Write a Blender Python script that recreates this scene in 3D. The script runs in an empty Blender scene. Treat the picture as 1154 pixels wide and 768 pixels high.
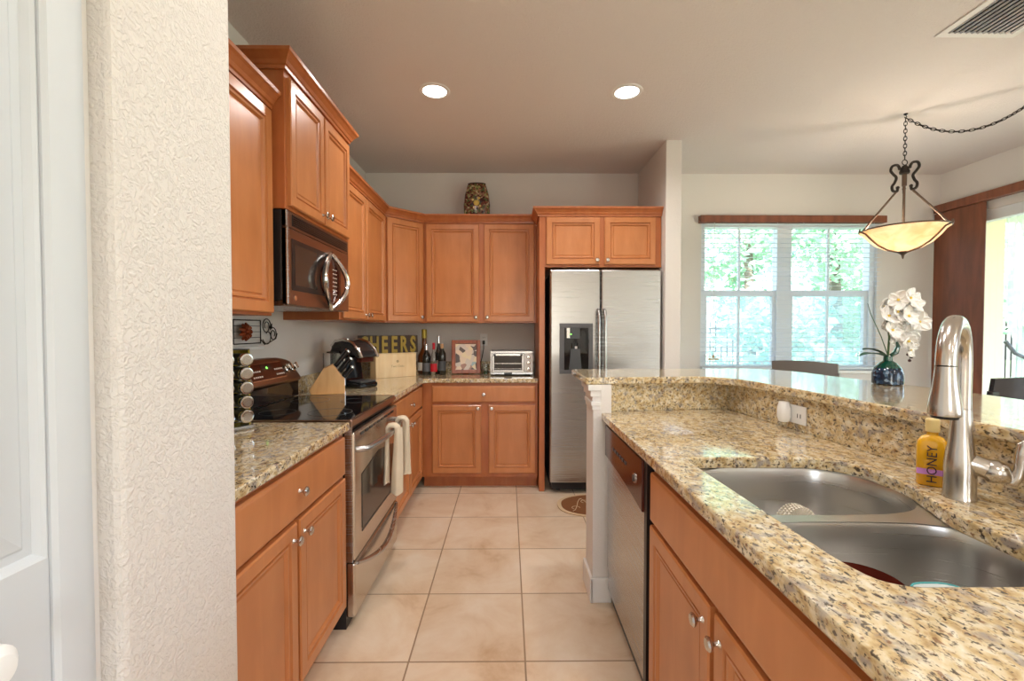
import bpy, bmesh, math, random
from math import pi, sin, cos, radians as R
from mathutils import Vector, Matrix, Euler
from mathutils.geometry import tessellate_polygon

random.seed(7)
S = bpy.context.scene
C = S.collection

# ------------------------------------------------------------------ camera
CAM_H = 1.32
cd = bpy.data.cameras.new('camera'); cam = bpy.data.objects.new('camera', cd); C.objects.link(cam)
cd.sensor_width = 36; cd.lens = 36 * 510 / 1154
cd.clip_start = 0.05
cam.location = (0, 0, CAM_H)
cam.rotation_euler = (R(90 - 1.35), 0, R(-0.5))
S.camera = cam
S.view_settings.view_transform = 'Standard'
S.view_settings.look = 'None'
S.view_settings.exposure = 0.2
S.view_settings.gamma = 1
S.view_settings.use_curve_mapping = False

# ------------------------------------------------------------------ world + sun
w = bpy.data.worlds.new('world'); S.world = w; w.use_nodes = True
nt = w.node_tree; nt.nodes.clear()
sky = nt.nodes.new('ShaderNodeTexSky'); sky.sky_type = 'NISHITA'
sky.sun_disc = False; sky.sun_elevation = R(52); sky.sun_rotation = R(200)
sky.air_density = 1.0; sky.dust_density = 2.0; sky.ozone_density = 1.0
bg = nt.nodes.new('ShaderNodeBackground'); bg.inputs[1].default_value = 1.0
wo = nt.nodes.new('ShaderNodeOutputWorld')
nt.links.new(sky.outputs[0], bg.inputs[0]); nt.links.new(bg.outputs[0], wo.inputs[0])

def light(name, kind, loc, energy, color=(1, 1, 1), rot=(0, 0, 0), size=None, size_y=None, **kw):
    l = bpy.data.lights.new(name, kind); l.energy = energy; l.color = color
    if kind == 'AREA':
        l.shape = 'RECTANGLE' if size_y else 'DISK'; l.size = size
        if size_y: l.size_y = size_y
    elif size is not None and kind in ('POINT', 'SPOT'): l.shadow_soft_size = size
    for k, v in kw.items(): setattr(l, k, v)
    o = bpy.data.objects.new(name, l); C.objects.link(o); o.location = loc; o.rotation_euler = rot
    return o
sun = light('sun', 'SUN', (0, -5, 12), 16.0, (1, .95, .90), (R(38), 0, R(-25)))
sun.data.angle = R(1.5)
# fill lights added out of view, behind the camera and on the slider side
light('fill_rear', 'AREA', (.35, -3.50, 1.5), 8, (.97, .98, 1.0), (R(90), 0, 0), .9, 1.1)
light('fill_side', 'AREA', (4.10, -1.6, 1.3), 24, (.96, .98, 1.0), (0, R(90), 0), 2.1, 2.8)
WARM = (1.0, .95, .91)
# ceiling cans: the two in view and unseen ones added to light the room
for (x, y, e) in ((-.457, 2.86, 38), (.744, 2.86, 38), (0, 1.25, 30), (.80, .95, 34), (.6, -.9, 34), (2.6, -.6, 66), (2.2, -2.2, 56)):
    light('can_and_fill_lamp', 'SPOT', (x, y, 2.775), e, WARM, (0, 0, 0), .07, spot_size=R(165), spot_blend=.8)

# ------------------------------------------------------------------ materials
MATS = {}
def newmat(name):
    m = bpy.data.materials.new(name); m.use_nodes = True
    MATS[name] = m
    n = m.node_tree.nodes; b = n['Principled BSDF']
    return m, n, m.node_tree.links, b
def srgb(r, g, b):
    f = lambda c: (c / 255 / 12.92) if c / 255 <= .04045 else ((c / 255 + .055) / 1.055) ** 2.4
    return (f(r), f(g), f(b), 1)
def plain(name, col, rough=.5, metal=0, bump=0, bscale=200, spec=.5, coat=0, var=0, vscale=8, emit=None, es=1):
    m, n, l, b = newmat(name)
    b.inputs['Base Color'].default_value = col
    b.inputs['Roughness'].default_value = rough; b.inputs['Metallic'].default_value = metal
    b.inputs['Specular IOR Level'].default_value = spec; b.inputs['Coat Weight'].default_value = coat
    tc = n.new('ShaderNodeTexCoord')
    nz = n.new('ShaderNodeTexNoise'); nz.inputs['Scale'].default_value = vscale; nz.inputs['Detail'].default_value = 4
    l.new(tc.outputs['Object'], nz.inputs['Vector'])
    mr = n.new('ShaderNodeMapRange'); mr.inputs[3].default_value = 1 - var - .01; mr.inputs[4].default_value = 1 + var + .01
    l.new(nz.outputs[0], mr.inputs[0])
    vm = n.new('ShaderNodeVectorMath'); vm.operation = 'SCALE'; vm.inputs[0].default_value = col[:3]
    l.new(mr.outputs[0], vm.inputs['Scale']); l.new(vm.outputs[0], b.inputs['Base Color'])
    if bump:
        n2 = n.new('ShaderNodeTexNoise'); n2.inputs['Scale'].default_value = bscale; n2.inputs['Detail'].default_value = 3
        l.new(tc.outputs['Object'], n2.inputs['Vector'])
        bp = n.new('ShaderNodeBump'); bp.inputs['Strength'].default_value = bump; bp.inputs['Distance'].default_value = .002
        l.new(n2.outputs[0], bp.inputs['Height']); l.new(bp.outputs[0], b.inputs['Normal'])
    if emit:
        b.inputs['Emission Color'].default_value = emit; b.inputs['Emission Strength'].default_value = es
    return m
def ramp(n, stops):
    r = n.new('ShaderNodeValToRGB'); e = r.color_ramp.elements
    while len(e) < len(stops): e.new(.5)
    for i, (p, c) in enumerate(stops): e[i].position = p; e[i].color = c
    return r
def wood(name, c1, c2, c3, rough=.33, grain=(14, 14, 1.2), coat=.25):
    m, n, l, b = newmat(name)
    tc = n.new('ShaderNodeTexCoord'); mp = n.new('ShaderNodeMapping'); mp.inputs['Scale'].default_value = grain
    l.new(tc.outputs['Object'], mp.inputs[0])
    a = n.new('ShaderNodeTexNoise'); a.inputs['Scale'].default_value = 2.0; a.inputs['Detail'].default_value = 8; a.inputs['Distortion'].default_value = .6
    l.new(mp.outputs[0], a.inputs['Vector'])
    r = ramp(n, [(.25, c1), (.5, c2), (.78, c3)]); l.new(a.outputs[0], r.inputs[0])
    bl = n.new('ShaderNodeTexNoise'); bl.inputs['Scale'].default_value = 5; bl.inputs['Detail'].default_value = 3
    l.new(tc.outputs['Object'], bl.inputs['Vector'])
    mr = n.new('ShaderNodeMapRange'); mr.inputs[3].default_value = .84; mr.inputs[4].default_value = 1.16; l.new(bl.outputs[0], mr.inputs[0])
    vm = n.new('ShaderNodeVectorMath'); vm.operation = 'SCALE'; l.new(r.outputs[0], vm.inputs[0]); l.new(mr.outputs[0], vm.inputs['Scale'])
    l.new(vm.outputs[0], b.inputs['Base Color'])
    b.inputs['Roughness'].default_value = rough; b.inputs['Coat Weight'].default_value = coat; b.inputs['Coat Roughness'].default_value = .2
    return m
def textured(name, col, scale, strength, dist=.004):
    m, n, l, b = newmat(name)
    b.inputs['Base Color'].default_value = col; b.inputs['Roughness'].default_value = .85
    b.inputs['Specular IOR Level'].default_value = .2
    tc = n.new('ShaderNodeTexCoord')
    a = n.new('ShaderNodeTexNoise'); a.inputs['Scale'].default_value = scale; a.inputs['Detail'].default_value = 5; a.inputs['Distortion'].default_value = 1.2
    l.new(tc.outputs['Object'], a.inputs['Vector'])
    r = ramp(n, [(.42, (0, 0, 0, 1)), (.58, (1, 1, 1, 1))]); l.new(a.outputs[0], r.inputs[0])
    bp = n.new('ShaderNodeBump'); bp.inputs['Strength'].default_value = strength; bp.inputs['Distance'].default_value = dist
    l.new(r.outputs[0], bp.inputs['Height']); l.new(bp.outputs[0], b.inputs['Normal'])
    return m
def steel(name, col, rough=.28, vertical=False, streak=.018):
    m, n, l, b = newmat(name)
    tc = n.new('ShaderNodeTexCoord'); mp = n.new('ShaderNodeMapping')
    mp.inputs['Scale'].default_value = (300, 300, 2) if vertical else (3, 3, 400)
    l.new(tc.outputs['Object'], mp.inputs[0])
    a = n.new('ShaderNodeTexNoise'); a.inputs['Scale'].default_value = 1; a.inputs['Detail'].default_value = 4
    l.new(mp.outputs[0], a.inputs['Vector'])
    mr = n.new('ShaderNodeMapRange'); mr.inputs[3].default_value = rough - streak; mr.inputs[4].default_value = rough + streak
    l.new(a.outputs[0], mr.inputs[0]); l.new(mr.outputs[0], b.inputs['Roughness'])
    w2 = n.new('ShaderNodeTexNoise'); w2.inputs['Scale'].default_value = 2.2; w2.inputs['Detail'].default_value = 2
    m2 = n.new('ShaderNodeMapping'); m2.inputs['Scale'].default_value = (.8, .8, 2.4); l.new(tc.outputs['Object'], m2.inputs[0]); l.new(m2.outputs[0], w2.inputs['Vector'])
    bp = n.new('ShaderNodeBump'); bp.inputs['Strength'].default_value = .16; bp.inputs['Distance'].default_value = .02
    l.new(w2.outputs[0], bp.inputs['Height']); l.new(bp.outputs[0], b.inputs['Normal'])
    b.inputs['Base Color'].default_value = col; b.inputs['Metallic'].default_value = 1
    return m
def granite(name):
    m, n, l, b = newmat(name)
    tc = n.new('ShaderNodeTexCoord')
    mp = n.new('ShaderNodeMapping'); mp.inputs['Rotation'].default_value = (.3, .2, .7); mp.inputs['Scale'].default_value = (1, .72, 1)
    l.new(tc.outputs['Object'], mp.inputs[0])
    def nz(scale, detail, dist=0, off=0):
        a = n.new('ShaderNodeTexNoise'); a.noise_dimensions = '4D'; a.inputs['W'].default_value = off
        a.inputs['Scale'].default_value = scale; a.inputs['Detail'].default_value = detail; a.inputs['Distortion'].default_value = dist
        l.new(mp.outputs[0], a.inputs['Vector']); return a
    base = ramp(n, [(.30, srgb(160, 128, 82)), (.43, srgb(204, 178, 130)), (.56, srgb(222, 206, 170)), (.72, srgb(236, 230, 214))])
    l.new(nz(48, 8, .5).outputs[0], base.inputs[0])
    def over(prev, colr, noise, lo, hi, amt=1):
        r = ramp(n, [(lo, (0, 0, 0, 1)), (hi, (amt, amt, amt, 1))]); l.new(noise.outputs[0], r.inputs[0])
        mx = n.new('ShaderNodeMix'); mx.data_type = 'RGBA'; l.new(r.outputs[0], mx.inputs[0])
        l.new(prev, mx.inputs[6]); mx.inputs[7].default_value = colr
        return mx.outputs[2]
    c = over(base.outputs[0], srgb(150, 142, 138), nz(30, 5, .8, 3), .53, .64, .8)
    c = over(c, srgb(118, 72, 36), nz(110, 4, .4, 8), .58, .66, .8)
    c = over(c, srgb(52, 44, 44), nz(110, 6, .6, 15), .565, .63, .88)
    c = over(c, srgb(28, 24, 24), nz(160, 4, .3, 23), .60, .67, .85)
    l.new(c, b.inputs['Base Color'])
    b.inputs['Roughness'].default_value = .09; b.inputs['Specular IOR Level'].default_value = .6
    b.inputs['Coat Weight'].default_value = .6; b.inputs['Coat Roughness'].default_value = .05
    return m
def tile_floor(name):
    m, n, l, b = newmat(name)
    tc = n.new('ShaderNodeTexCoord'); mp = n.new('ShaderNodeMapping')
    T = .4635
    mp.inputs['Location'].default_value = (-.068 + 10 * T, -1.77 + 10 * T, 0)
    l.new(tc.outputs['Object'], mp.inputs[0])
    br = n.new('ShaderNodeTexBrick'); br.offset = 0; br.squash = 1
    br.inputs['Scale'].default_value = 1; br.inputs['Brick Width'].default_value = T; br.inputs['Row Height'].default_value = T
    br.inputs['Mortar Size'].default_value = .0035; br.inputs['Mortar Smooth'].default_value = .1; br.inputs['Bias'].default_value = 0
    br.inputs['Color1'].default_value = (.95, .95, .95, 1); br.inputs['Color2'].default_value = (1.04, 1.04, 1.04, 1)
    l.new(mp.outputs[0], br.inputs['Vector'])
    a = n.new('ShaderNodeTexNoise'); a.inputs['Scale'].default_value = 3.2; a.inputs['Detail'].default_value = 9; a.inputs['Roughness'].default_value = .62; a.inputs['Distortion'].default_value = .5
    l.new(tc.outputs['Object'], a.inputs['Vector'])
    r = ramp(n, [(.28, srgb(200, 166, 130)), (.42, srgb(220, 194, 164)), (.55, srgb(227, 206, 180)), (.7, srgb(233, 217, 196))]); l.new(a.outputs[0], r.inputs[0])
    mu = n.new('ShaderNodeMix'); mu.data_type = 'RGBA'; mu.blend_type = 'MULTIPLY'; mu.inputs[0].default_value = 1
    l.new(r.outputs[0], mu.inputs[6]); l.new(br.outputs['Color'], mu.inputs[7])
    mx = n.new('ShaderNodeMix'); mx.data_type = 'RGBA'; l.new(br.outputs['Fac'], mx.inputs[0])
    l.new(mu.outputs[2], mx.inputs[6]); mx.inputs[7].default_value = srgb(160, 132, 104)
    l.new(mx.outputs[2], b.inputs['Base Color'])
    b.inputs['Roughness'].default_value = .38
    inv = n.new('ShaderNodeMath'); inv.operation = 'SUBTRACT'; inv.inputs[0].default_value = 1; l.new(br.outputs['Fac'], inv.inputs[1])
    bp = n.new('ShaderNodeBump'); bp.inputs['Strength'].default_value = .5; bp.inputs['Distance'].default_value = .002
    l.new(inv.outputs[0], bp.inputs['Height']); l.new(bp.outputs[0], b.inputs['Normal'])
    return m
def glass(name, tint=(1, 1, 1, 1), refl=.08, rough=0.0):
    m = bpy.data.materials.new(name); m.use_nodes = True; MATS[name] = m
    n = m.node_tree.nodes; l = m.node_tree.links; n.clear()
    o = n.new('ShaderNodeOutputMaterial'); mx = n.new('ShaderNodeMixShader')
    t = n.new('ShaderNodeBsdfTransparent'); t.inputs[0].default_value = tint
    g = n.new('ShaderNodeBsdfGlossy'); g.inputs['Roughness'].default_value = rough
    lw = n.new('ShaderNodeLayerWeight'); lw.inputs[0].default_value = .25
    mr = n.new('ShaderNodeMapRange'); mr.inputs[3].default_value = refl * .5; mr.inputs[4].default_value = min(1, refl * 6)
    l.new(lw.outputs['Fresnel'], mr.inputs[0]); l.new(mr.outputs[0], mx.inputs[0])
    l.new(t.outputs[0], mx.inputs[1]); l.new(g.outputs[0], mx.inputs[2]); l.new(mx.outputs[0], o.inputs[0])
    return m
def cells(name, stops, scale, rough=.4, mode='vor'):
    m, n, l, b = newmat(name)
    tc = n.new('ShaderNodeTexCoord')
    v = n.new('ShaderNodeTexVoronoi'); v.inputs['Scale'].default_value = scale
    l.new(tc.outputs['Object'], v.inputs['Vector'])
    sp = n.new('ShaderNodeSeparateColor'); l.new(v.outputs['Color'], sp.inputs[0])
    r = ramp(n, stops); l.new(sp.outputs[0], r.inputs[0]); r.color_ramp.interpolation = 'CONSTANT'
    l.new(r.outputs[0], b.inputs['Base Color']); b.inputs['Roughness'].default_value = rough
    return m

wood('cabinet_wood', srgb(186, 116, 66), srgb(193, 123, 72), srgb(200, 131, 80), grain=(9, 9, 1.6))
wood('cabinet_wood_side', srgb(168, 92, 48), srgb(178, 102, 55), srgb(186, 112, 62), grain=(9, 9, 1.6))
wood('blind_wood', srgb(104, 56, 36), srgb(128, 72, 46), srgb(146, 84, 56), .45, (8, 8, 1))
wood('pine', srgb(226, 192, 142), srgb(234, 205, 158), srgb(240, 216, 174), .5, (10, 10, 1.5), 0)
wood('block_wood', srgb(206, 150, 92), srgb(218, 168, 110), srgb(228, 182, 126), .4, (12, 12, 2), .1)
wood('frame_wood', srgb(116, 52, 26), srgb(146, 70, 36), srgb(164, 86, 46), .35, (20, 20, 3), .4)
textured('wall_paint', srgb(232, 227, 221), 60, .2, .0015)
textured('wall_knockdown', srgb(224, 218, 211), 80, .55, .003)
textured('ceiling_paint', srgb(230, 222, 217), 60, .5, .003)
plain('door_paint', srgb(206, 210, 213), .45)
plain('trim_white', srgb(236, 234, 230), .4)
plain('white_plastic', srgb(240, 240, 238), .3)
plain('frame_white', srgb(238, 240, 242), .4)
tile_floor('floor_tile'); granite('granite')
steel('stainless', (.50, .495, .49, 1), .27)
steel('stainless_warm', (.62, .56, .50, 1), .24)
steel('copper_steel', (.36, .24, .18, 1), .30)
steel('nickel', (.56, .52, .48, 1), .22, True, .05)
steel('sink_steel', (.64, .63, .61, 1), .30, False, .08)
plain('chrome', (.78, .77, .75, 1), .15, 1)
plain('knob_nickel', (.62, .58, .54, 1), .25, 1)
plain('black_gloss', (.006, .006, .007, 1), .06, 0, spec=.6)
plain('black_plastic', (.012, .012, .013, 1), .32)
plain('dark_grey', (.06, .065, .07, 1), .4)
plain('panel_grey', (.10, .10, .105, 1), .35)
plain('brown_panel', srgb(74, 26, 14), .14, .25)
plain('oven_glass', (.035, .026, .022, 1), .12, 0, spec=.5)
plain('iron', (.03, .022, .018, 1), .45, .6)
plain('bronze', (.16, .11, .08, 1), .35, .8)
plain('copper_petal', srgb(140, 66, 34), .35, .6)
plain('led_green', (.1, .9, .1, 1), .5, emit=(.25, 1, .1, 1), es=2.5)
plain('linen', srgb(226, 210, 184), .9, bump=.4, bscale=500, var=.06, vscale=30)
plain('label_white', srgb(232, 226, 214), .6)
plain('label_red', srgb(188, 26, 40), .4, var=.1)
plain('ink_dark', srgb(58, 30, 30), .6)
plain('ink_grey', srgb(176, 150, 112), .7)
plain('label_purple', srgb(196, 130, 196), .5)
plain('gold_foil', srgb(170, 150, 60), .35, .5)
plain('copper_foil', srgb(180, 70, 40), .35, .4)
plain('cork', srgb(190, 150, 110), .8)
plain('amber_glass', srgb(88, 44, 14), .07, coat=.6)
plain('dark_bottle', (.012, .012, .010, 1), .06, coat=.6)
plain('sign_gold', srgb(150, 126, 46), .45, .15, var=.25, vscale=40)
plain('sign_dark', srgb(52, 34, 16), .5, var=.3, vscale=30)
plain('soap_liquid', srgb(226, 168, 26), .08, coat=.5)
plain('soap_cap', srgb(232, 206, 140), .35)
plain('petal', srgb(248, 246, 242), .7, var=.03)
plain('stem_green', srgb(58, 84, 44), .5)
plain('leaf_green', srgb(52, 92, 76), .35)
plain('flower_centre', srgb(232, 200, 90), .6)
cells('vase_glass', [(0, srgb(20, 34, 52)), (.55, srgb(36, 56, 82)), (.75, srgb(70, 98, 124)), (.92, srgb(120, 140, 160))], 90, .12)
plain('vase_green', srgb(14, 70, 56), .1, coat=.5)
cells('mosaic', [(0, srgb(70, 30, 22)), (.2, srgb(128, 84, 60)), (.38, srgb(84, 96, 56)), (.52, srgb(150, 110, 90)), (.7, srgb(150, 150, 96)), (.82, srgb(110, 50, 40)), (.92, srgb(200, 180, 140))], 60, .2)
plain('mosaic_rim', srgb(44, 20, 16), .4)
plain('amber_gem', srgb(222, 190, 90), .2)
plain('chair_grey', srgb(120, 116, 112), .35)
plain('chair_dark', srgb(30, 30, 34), .25, coat=.3)
plain('chair_seat', srgb(120, 108, 96), .8)
plain('table_dark', srgb(52, 38, 32), .3, coat=.3)
plain('bowl_red', srgb(104, 42, 32), .2, coat=.4)
plain('dish_white', srgb(232, 240, 240), .2, coat=.4)
plain('dish_teal', srgb(84, 172, 176), .2)
plain('brush_white', srgb(238, 230, 214), .6)
plain('rug_border', srgb(212, 186, 150), .95)
plain('rug_brown', srgb(126, 78, 40), .95, var=.15, vscale=60)
plain('rug_vine', srgb(222, 198, 160), .95)
plain('bark', srgb(120, 108, 96), .9, bump=.6, bscale=30)
plain('grass', srgb(140, 156, 118), .95, var=.2, vscale=3)
plain('stucco', srgb(236, 228, 204), .9)
plain('patio_floor', srgb(190, 184, 172), .8)
plain('black_metal', (.02, .02, .022, 1), .4, .5)
plain('photo_sky', srgb(196, 190, 180), .3)
cells('photo_print', [(0, srgb(96, 84, 80)), (.18, srgb(205, 190, 176)), (.4, srgb(222, 198, 172)), (.58, srgb(168, 124, 108)), (.7, srgb(150, 170, 172)), (.85, srgb(226, 206, 166))], 22, .25)
plain('lamp_lit', (1, 1, 1, 1), .5, emit=(1, .96, .9, 1), es=9)
m, n, l, b = newmat('shade_lit')
b.inputs['Base Color'].default_value = srgb(250, 236, 214); b.inputs['Roughness'].default_value = .35
b.inputs['Emission Color'].default_value = (1, .78, .52, 1); b.inputs['Emission Strength'].default_value = .28
t = n.new('ShaderNodeBsdfTranslucent'); tc = n.new('ShaderNodeTexCoord'); a = n.new('ShaderNodeTexNoise'); a.inputs['Scale'].default_value = 9; a.inputs['Detail'].default_value = 6; a.inputs['Distortion'].default_value = 1.5
l.new(tc.outputs['Object'], a.inputs['Vector'])
r = ramp(n, [(.35, srgb(236, 196, 146)), (.6, srgb(252, 238, 214))]); l.new(a.outputs[0], r.inputs[0]); l.new(r.outputs[0], t.inputs[0])
mx = n.new('ShaderNodeMixShader'); mx.inputs[0].default_value = .6
l.new(b.outputs[0], mx.inputs[1]); l.new(t.outputs[0], mx.inputs[2]); l.new(mx.outputs[0], n['Material Output'].inputs[0])
glass('window_glass', (.97, .985, .99, 1), .06)
def screen(name, col, cover):
    m = bpy.data.materials.new(name); m.use_nodes = True; MATS[name] = m
    n = m.node_tree.nodes; l = m.node_tree.links; n.clear()
    o = n.new('ShaderNodeOutputMaterial'); mx = n.new('ShaderNodeMixShader'); mx.inputs[0].default_value = cover
    t = n.new('ShaderNodeBsdfTransparent'); d = n.new('ShaderNodeBsdfTranslucent'); d.inputs[0].default_value = col
    l.new(t.outputs[0], mx.inputs[1]); l.new(d.outputs[0], mx.inputs[2]); l.new(mx.outputs[0], o.inputs[0])
screen('sheer', srgb(236, 238, 236), .62)
screen('screen_mesh', srgb(200, 216, 226), .26)
glass('clear_glass', (.93, .95, .95, 1), .12, .02)
for nm, c in (('leaf_a', srgb(168, 206, 172)), ('leaf_b', srgb(200, 226, 204)), ('leaf_c', srgb(158, 198, 186))):
    m, n, l, b = newmat(nm)
    b.inputs['Base Color'].default_value = c; b.inputs['Roughness'].default_value = .6
    t = n.new('ShaderNodeBsdfTranslucent'); t.inputs[0].default_value = c
    mx = n.new('ShaderNodeMixShader'); mx.inputs[0].default_value = .45
    l.new(b.outputs[0], mx.inputs[1]); l.new(t.outputs[0], mx.inputs[2]); l.new(mx.outputs[0], n['Material Output'].inputs[0])
m, n, l, b = newmat('slat_white')
b.inputs['Base Color'].default_value = srgb(226, 232, 238); b.inputs['Roughness'].default_value = .5

# ------------------------------------------------------------------ mesh builder
class MB:
    def __init__(s): s.bm = bmesh.new(); s.mats = []
    def mi(s, m):
        if m not in s.mats: s.mats.append(m)
        return s.mats.index(m)
    def _faces(s, fs, m, smooth=False):
        i = s.mi(m)
        for f in fs: f.material_index = i; f.smooth = smooth
    def box(s, x0, x1, y0, y1, z0, z1, m, rot=None, piv=None):
        vs = [s.bm.verts.new((x, y, z)) for z in (z0, z1) for x, y in ((x0, y0), (x1, y0), (x1, y1), (x0, y1))]
        if rot is not None:
            p = Vector(piv) if piv else Vector(((x0 + x1) / 2, (y0 + y1) / 2, (z0 + z1) / 2))
            M = Euler(rot).to_matrix()
            for v in vs: v.co = M @ (v.co - p) + p
        q = [(3, 2, 1, 0), (4, 5, 6, 7), (0, 1, 5, 4), (1, 2, 6, 5), (2, 3, 7, 6), (3, 0, 4, 7)]
        s._faces([s.bm.faces.new([vs[i] for i in f]) for f in q], m); return s
    def prism(s, pts, z0, z1, m, axis='z', holes=(), smooth=False):
        """polygon (2D points) extruded; axis z: (x,y); axis y: (x,z) between y=z0..z1; axis x: (y,z)"""
        def P(p, h):
            return {'z': (p[0], p[1], h), 'y': (p[0], h, p[1]), 'x': (h, p[0], p[1])}[axis]
        loops = [list(pts)] + [list(h) for h in holes]
        flat = [p for lp in loops for p in lp]
        tris = tessellate_polygon([[Vector((p[0], p[1], 0)) for p in lp] for lp in loops]) if holes else None
        lo = [s.bm.verts.new(P(p, z0)) for p in flat]; hi = [s.bm.verts.new(P(p, z1)) for p in flat]
        fs = []
        if holes:
            for t in tris:
                try: fs.append(s.bm.faces.new([hi[i] for i in t])); fs.append(s.bm.faces.new([lo[i] for i in reversed(t)]))
                except ValueError: pass
        else:
            fs.append(s.bm.faces.new(hi)); fs.append(s.bm.faces.new(lo[::-1]))
        k = 0; sd = []
        for lp in loops:
            N = len(lp)
            for i in range(N):
                a, b = k + i, k + (i + 1) % N
                sd.append(s.bm.faces.new([lo[a], lo[b], hi[b], hi[a]]))
            k += N
        s._faces(fs, m); s._faces(sd, m, smooth)
        return s
    def lathe(s, prof, m, origin=(0, 0, 0), axis=(0, 0, 1), seg=28, sx=1, sy=1, mats=None, ang=2 * pi):
        """prof [(r,h)...] about axis"""
        q = Vector((0, 0, 1)).rotation_difference(Vector(axis)).to_matrix(); o = Vector(origin)
        rings = []; full = abs(ang - 2 * pi) < 1e-6
        cnt = seg if full else seg + 1
        for r, h in prof:
            if r < 1e-6: rings.append([s.bm.verts.new(o + q @ Vector((0, 0, h)))])
            else: rings.append([s.bm.verts.new(o + q @ Vector((r * cos(ang * i / seg) * sx, r * sin(ang * i / seg) * sy, h))) for i in range(cnt)])
        for k in range(len(rings) - 1):
            a, b = rings[k], rings[k + 1]; fs = []
            for i in range(seg):
                j = (i + 1) % cnt
                if not full and i + 1 > seg: break
                if len(a) == 1 and len(b) == 1: continue
                if len(a) == 1: f = [a[0], b[j], b[i]]
                elif len(b) == 1: f = [a[i], a[j], b[0]]
                else: f = [a[i], a[j], b[j], b[i]]
                fs.append(s.bm.faces.new(f))
            s._faces(fs, mats[k] if mats else m, True)
        return s
    def cyl(s, p0, p1, r0, m, r1=None, seg=20):
        r1 = r0 if r1 is None else r1
        p0, p1 = Vector(p0), Vector(p1); L = (p1 - p0).length
        return s.lathe([(0, 0), (r0, 0), (r1, L), (0, L)], m, p0, (p1 - p0).normalized(), seg)
    def tube(s, pts, r, m, seg=10, closed=False, flat=1.0, up=None):
        pts = [Vector(p) for p in pts]; N = len(pts)
        rr = r if isinstance(r, (list, tuple)) else [r] * N
        rings = []; prev = None
        for i, p in enumerate(pts):
            if closed: t = pts[(i + 1) % N] - pts[i - 1]
            else: t = pts[min(i + 1, N - 1)] - pts[max(i - 1, 0)]
            t.normalize()
            if up is not None: nrm = Vector(up) - t * Vector(up).dot(t)
            elif prev is None:
                nrm = t.orthogonal()
            else: nrm = prev - t * prev.dot(t)
            if nrm.length < 1e-6: nrm = t.orthogonal()
            nrm.normalize(); prev = nrm; bn = t.cross(nrm)
            rings.append([s.bm.verts.new(p + (nrm * cos(2 * pi * k / seg) * flat + bn * sin(2 * pi * k / seg)) * rr[i]) for k in range(seg)])
        fs = []
        for i in range(N if closed else N - 1):
            a, b = rings[i], rings[(i + 1) % N]
            for k in range(seg): fs.append(s.bm.faces.new([a[k], a[(k + 1) % seg], b[(k + 1) % seg], b[k]]))
        if not closed: fs.append(s.bm.faces.new(rings[0][::-1])); fs.append(s.bm.faces.new(rings[-1]))
        s._faces(fs, m, True); return s
    def grid(s, fn, nu, nv, m, closeu=False, smooth=True):
        V = [[s.bm.verts.new(fn(i / nu, j / nv)) for j in range(nv + 1)] for i in range(nu if closeu else nu + 1)]
        fs = []
        for i in range(nu):
            for j in range(nv):
                a = V[i]; b = V[(i + 1) % len(V)]
                fs.append(s.bm.faces.new([a[j], b[j], b[j + 1], a[j + 1]]))
        s._faces(fs, m, smooth); return s
    def sphere(s, c, r, m, sx=1, sy=1, sz=1, seg=16):
        prof = [(r * sin(pi * i / 8), -r * cos(pi * i / 8) * sz) for i in range(9)]
        prof[0] = (0, prof[0][1]); prof[-1] = (0, prof[-1][1])
        return s.lathe(prof, m, c, (0, 0, 1), seg, sx, sy)
    def panel(s, x0, x1, z0, z1, yf, m, prof):
        """raised/recessed panel door facing -y; front face at y=yf; prof [(inset, depth behind front)]"""
        rings = []
        for ins, d in prof:
            rings.append([s.bm.verts.new((x, yf + d, z)) for x, z in ((x0 + ins, z0 + ins), (x1 - ins, z0 + ins), (x1 - ins, z1 - ins), (x0 + ins, z1 - ins))])
        fs = []
        for a, b in zip(rings, rings[1:]):
            for i in range(4): fs.append(s.bm.faces.new([a[i], a[(i + 1) % 4], b[(i + 1) % 4], b[i]]))
        fs.append(s.bm.faces.new(rings[-1])); fs.append(s.bm.faces.new(rings[0][::-1]))
        s._faces(fs, m); return s
    def build(s, name, parent=None, loc=(0, 0, 0), rot=(0, 0, 0), bevel=0, sharp=35, norm=True):
        if norm: bmesh.ops.recalc_face_normals(s.bm, faces=s.bm.faces)
        me = bpy.data.meshes.new(name); s.bm.to_mesh(me); s.bm.free()
        for mm in s.mats: me.materials.append(MATS[mm])
        if any(p.use_smooth for p in me.polygons): me.set_sharp_from_angle(angle=R(sharp))
        o = bpy.data.objects.new(name, me); C.objects.link(o)
        o.location = loc; o.rotation_euler = rot
        if parent: o.parent = parent
        if bevel:
            b = o.modifiers.new('bevel', 'BEVEL'); b.width = bevel; b.segments = 2; b.limit_method = 'ANGLE'; b.angle_limit = R(40)
        return o

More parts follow.
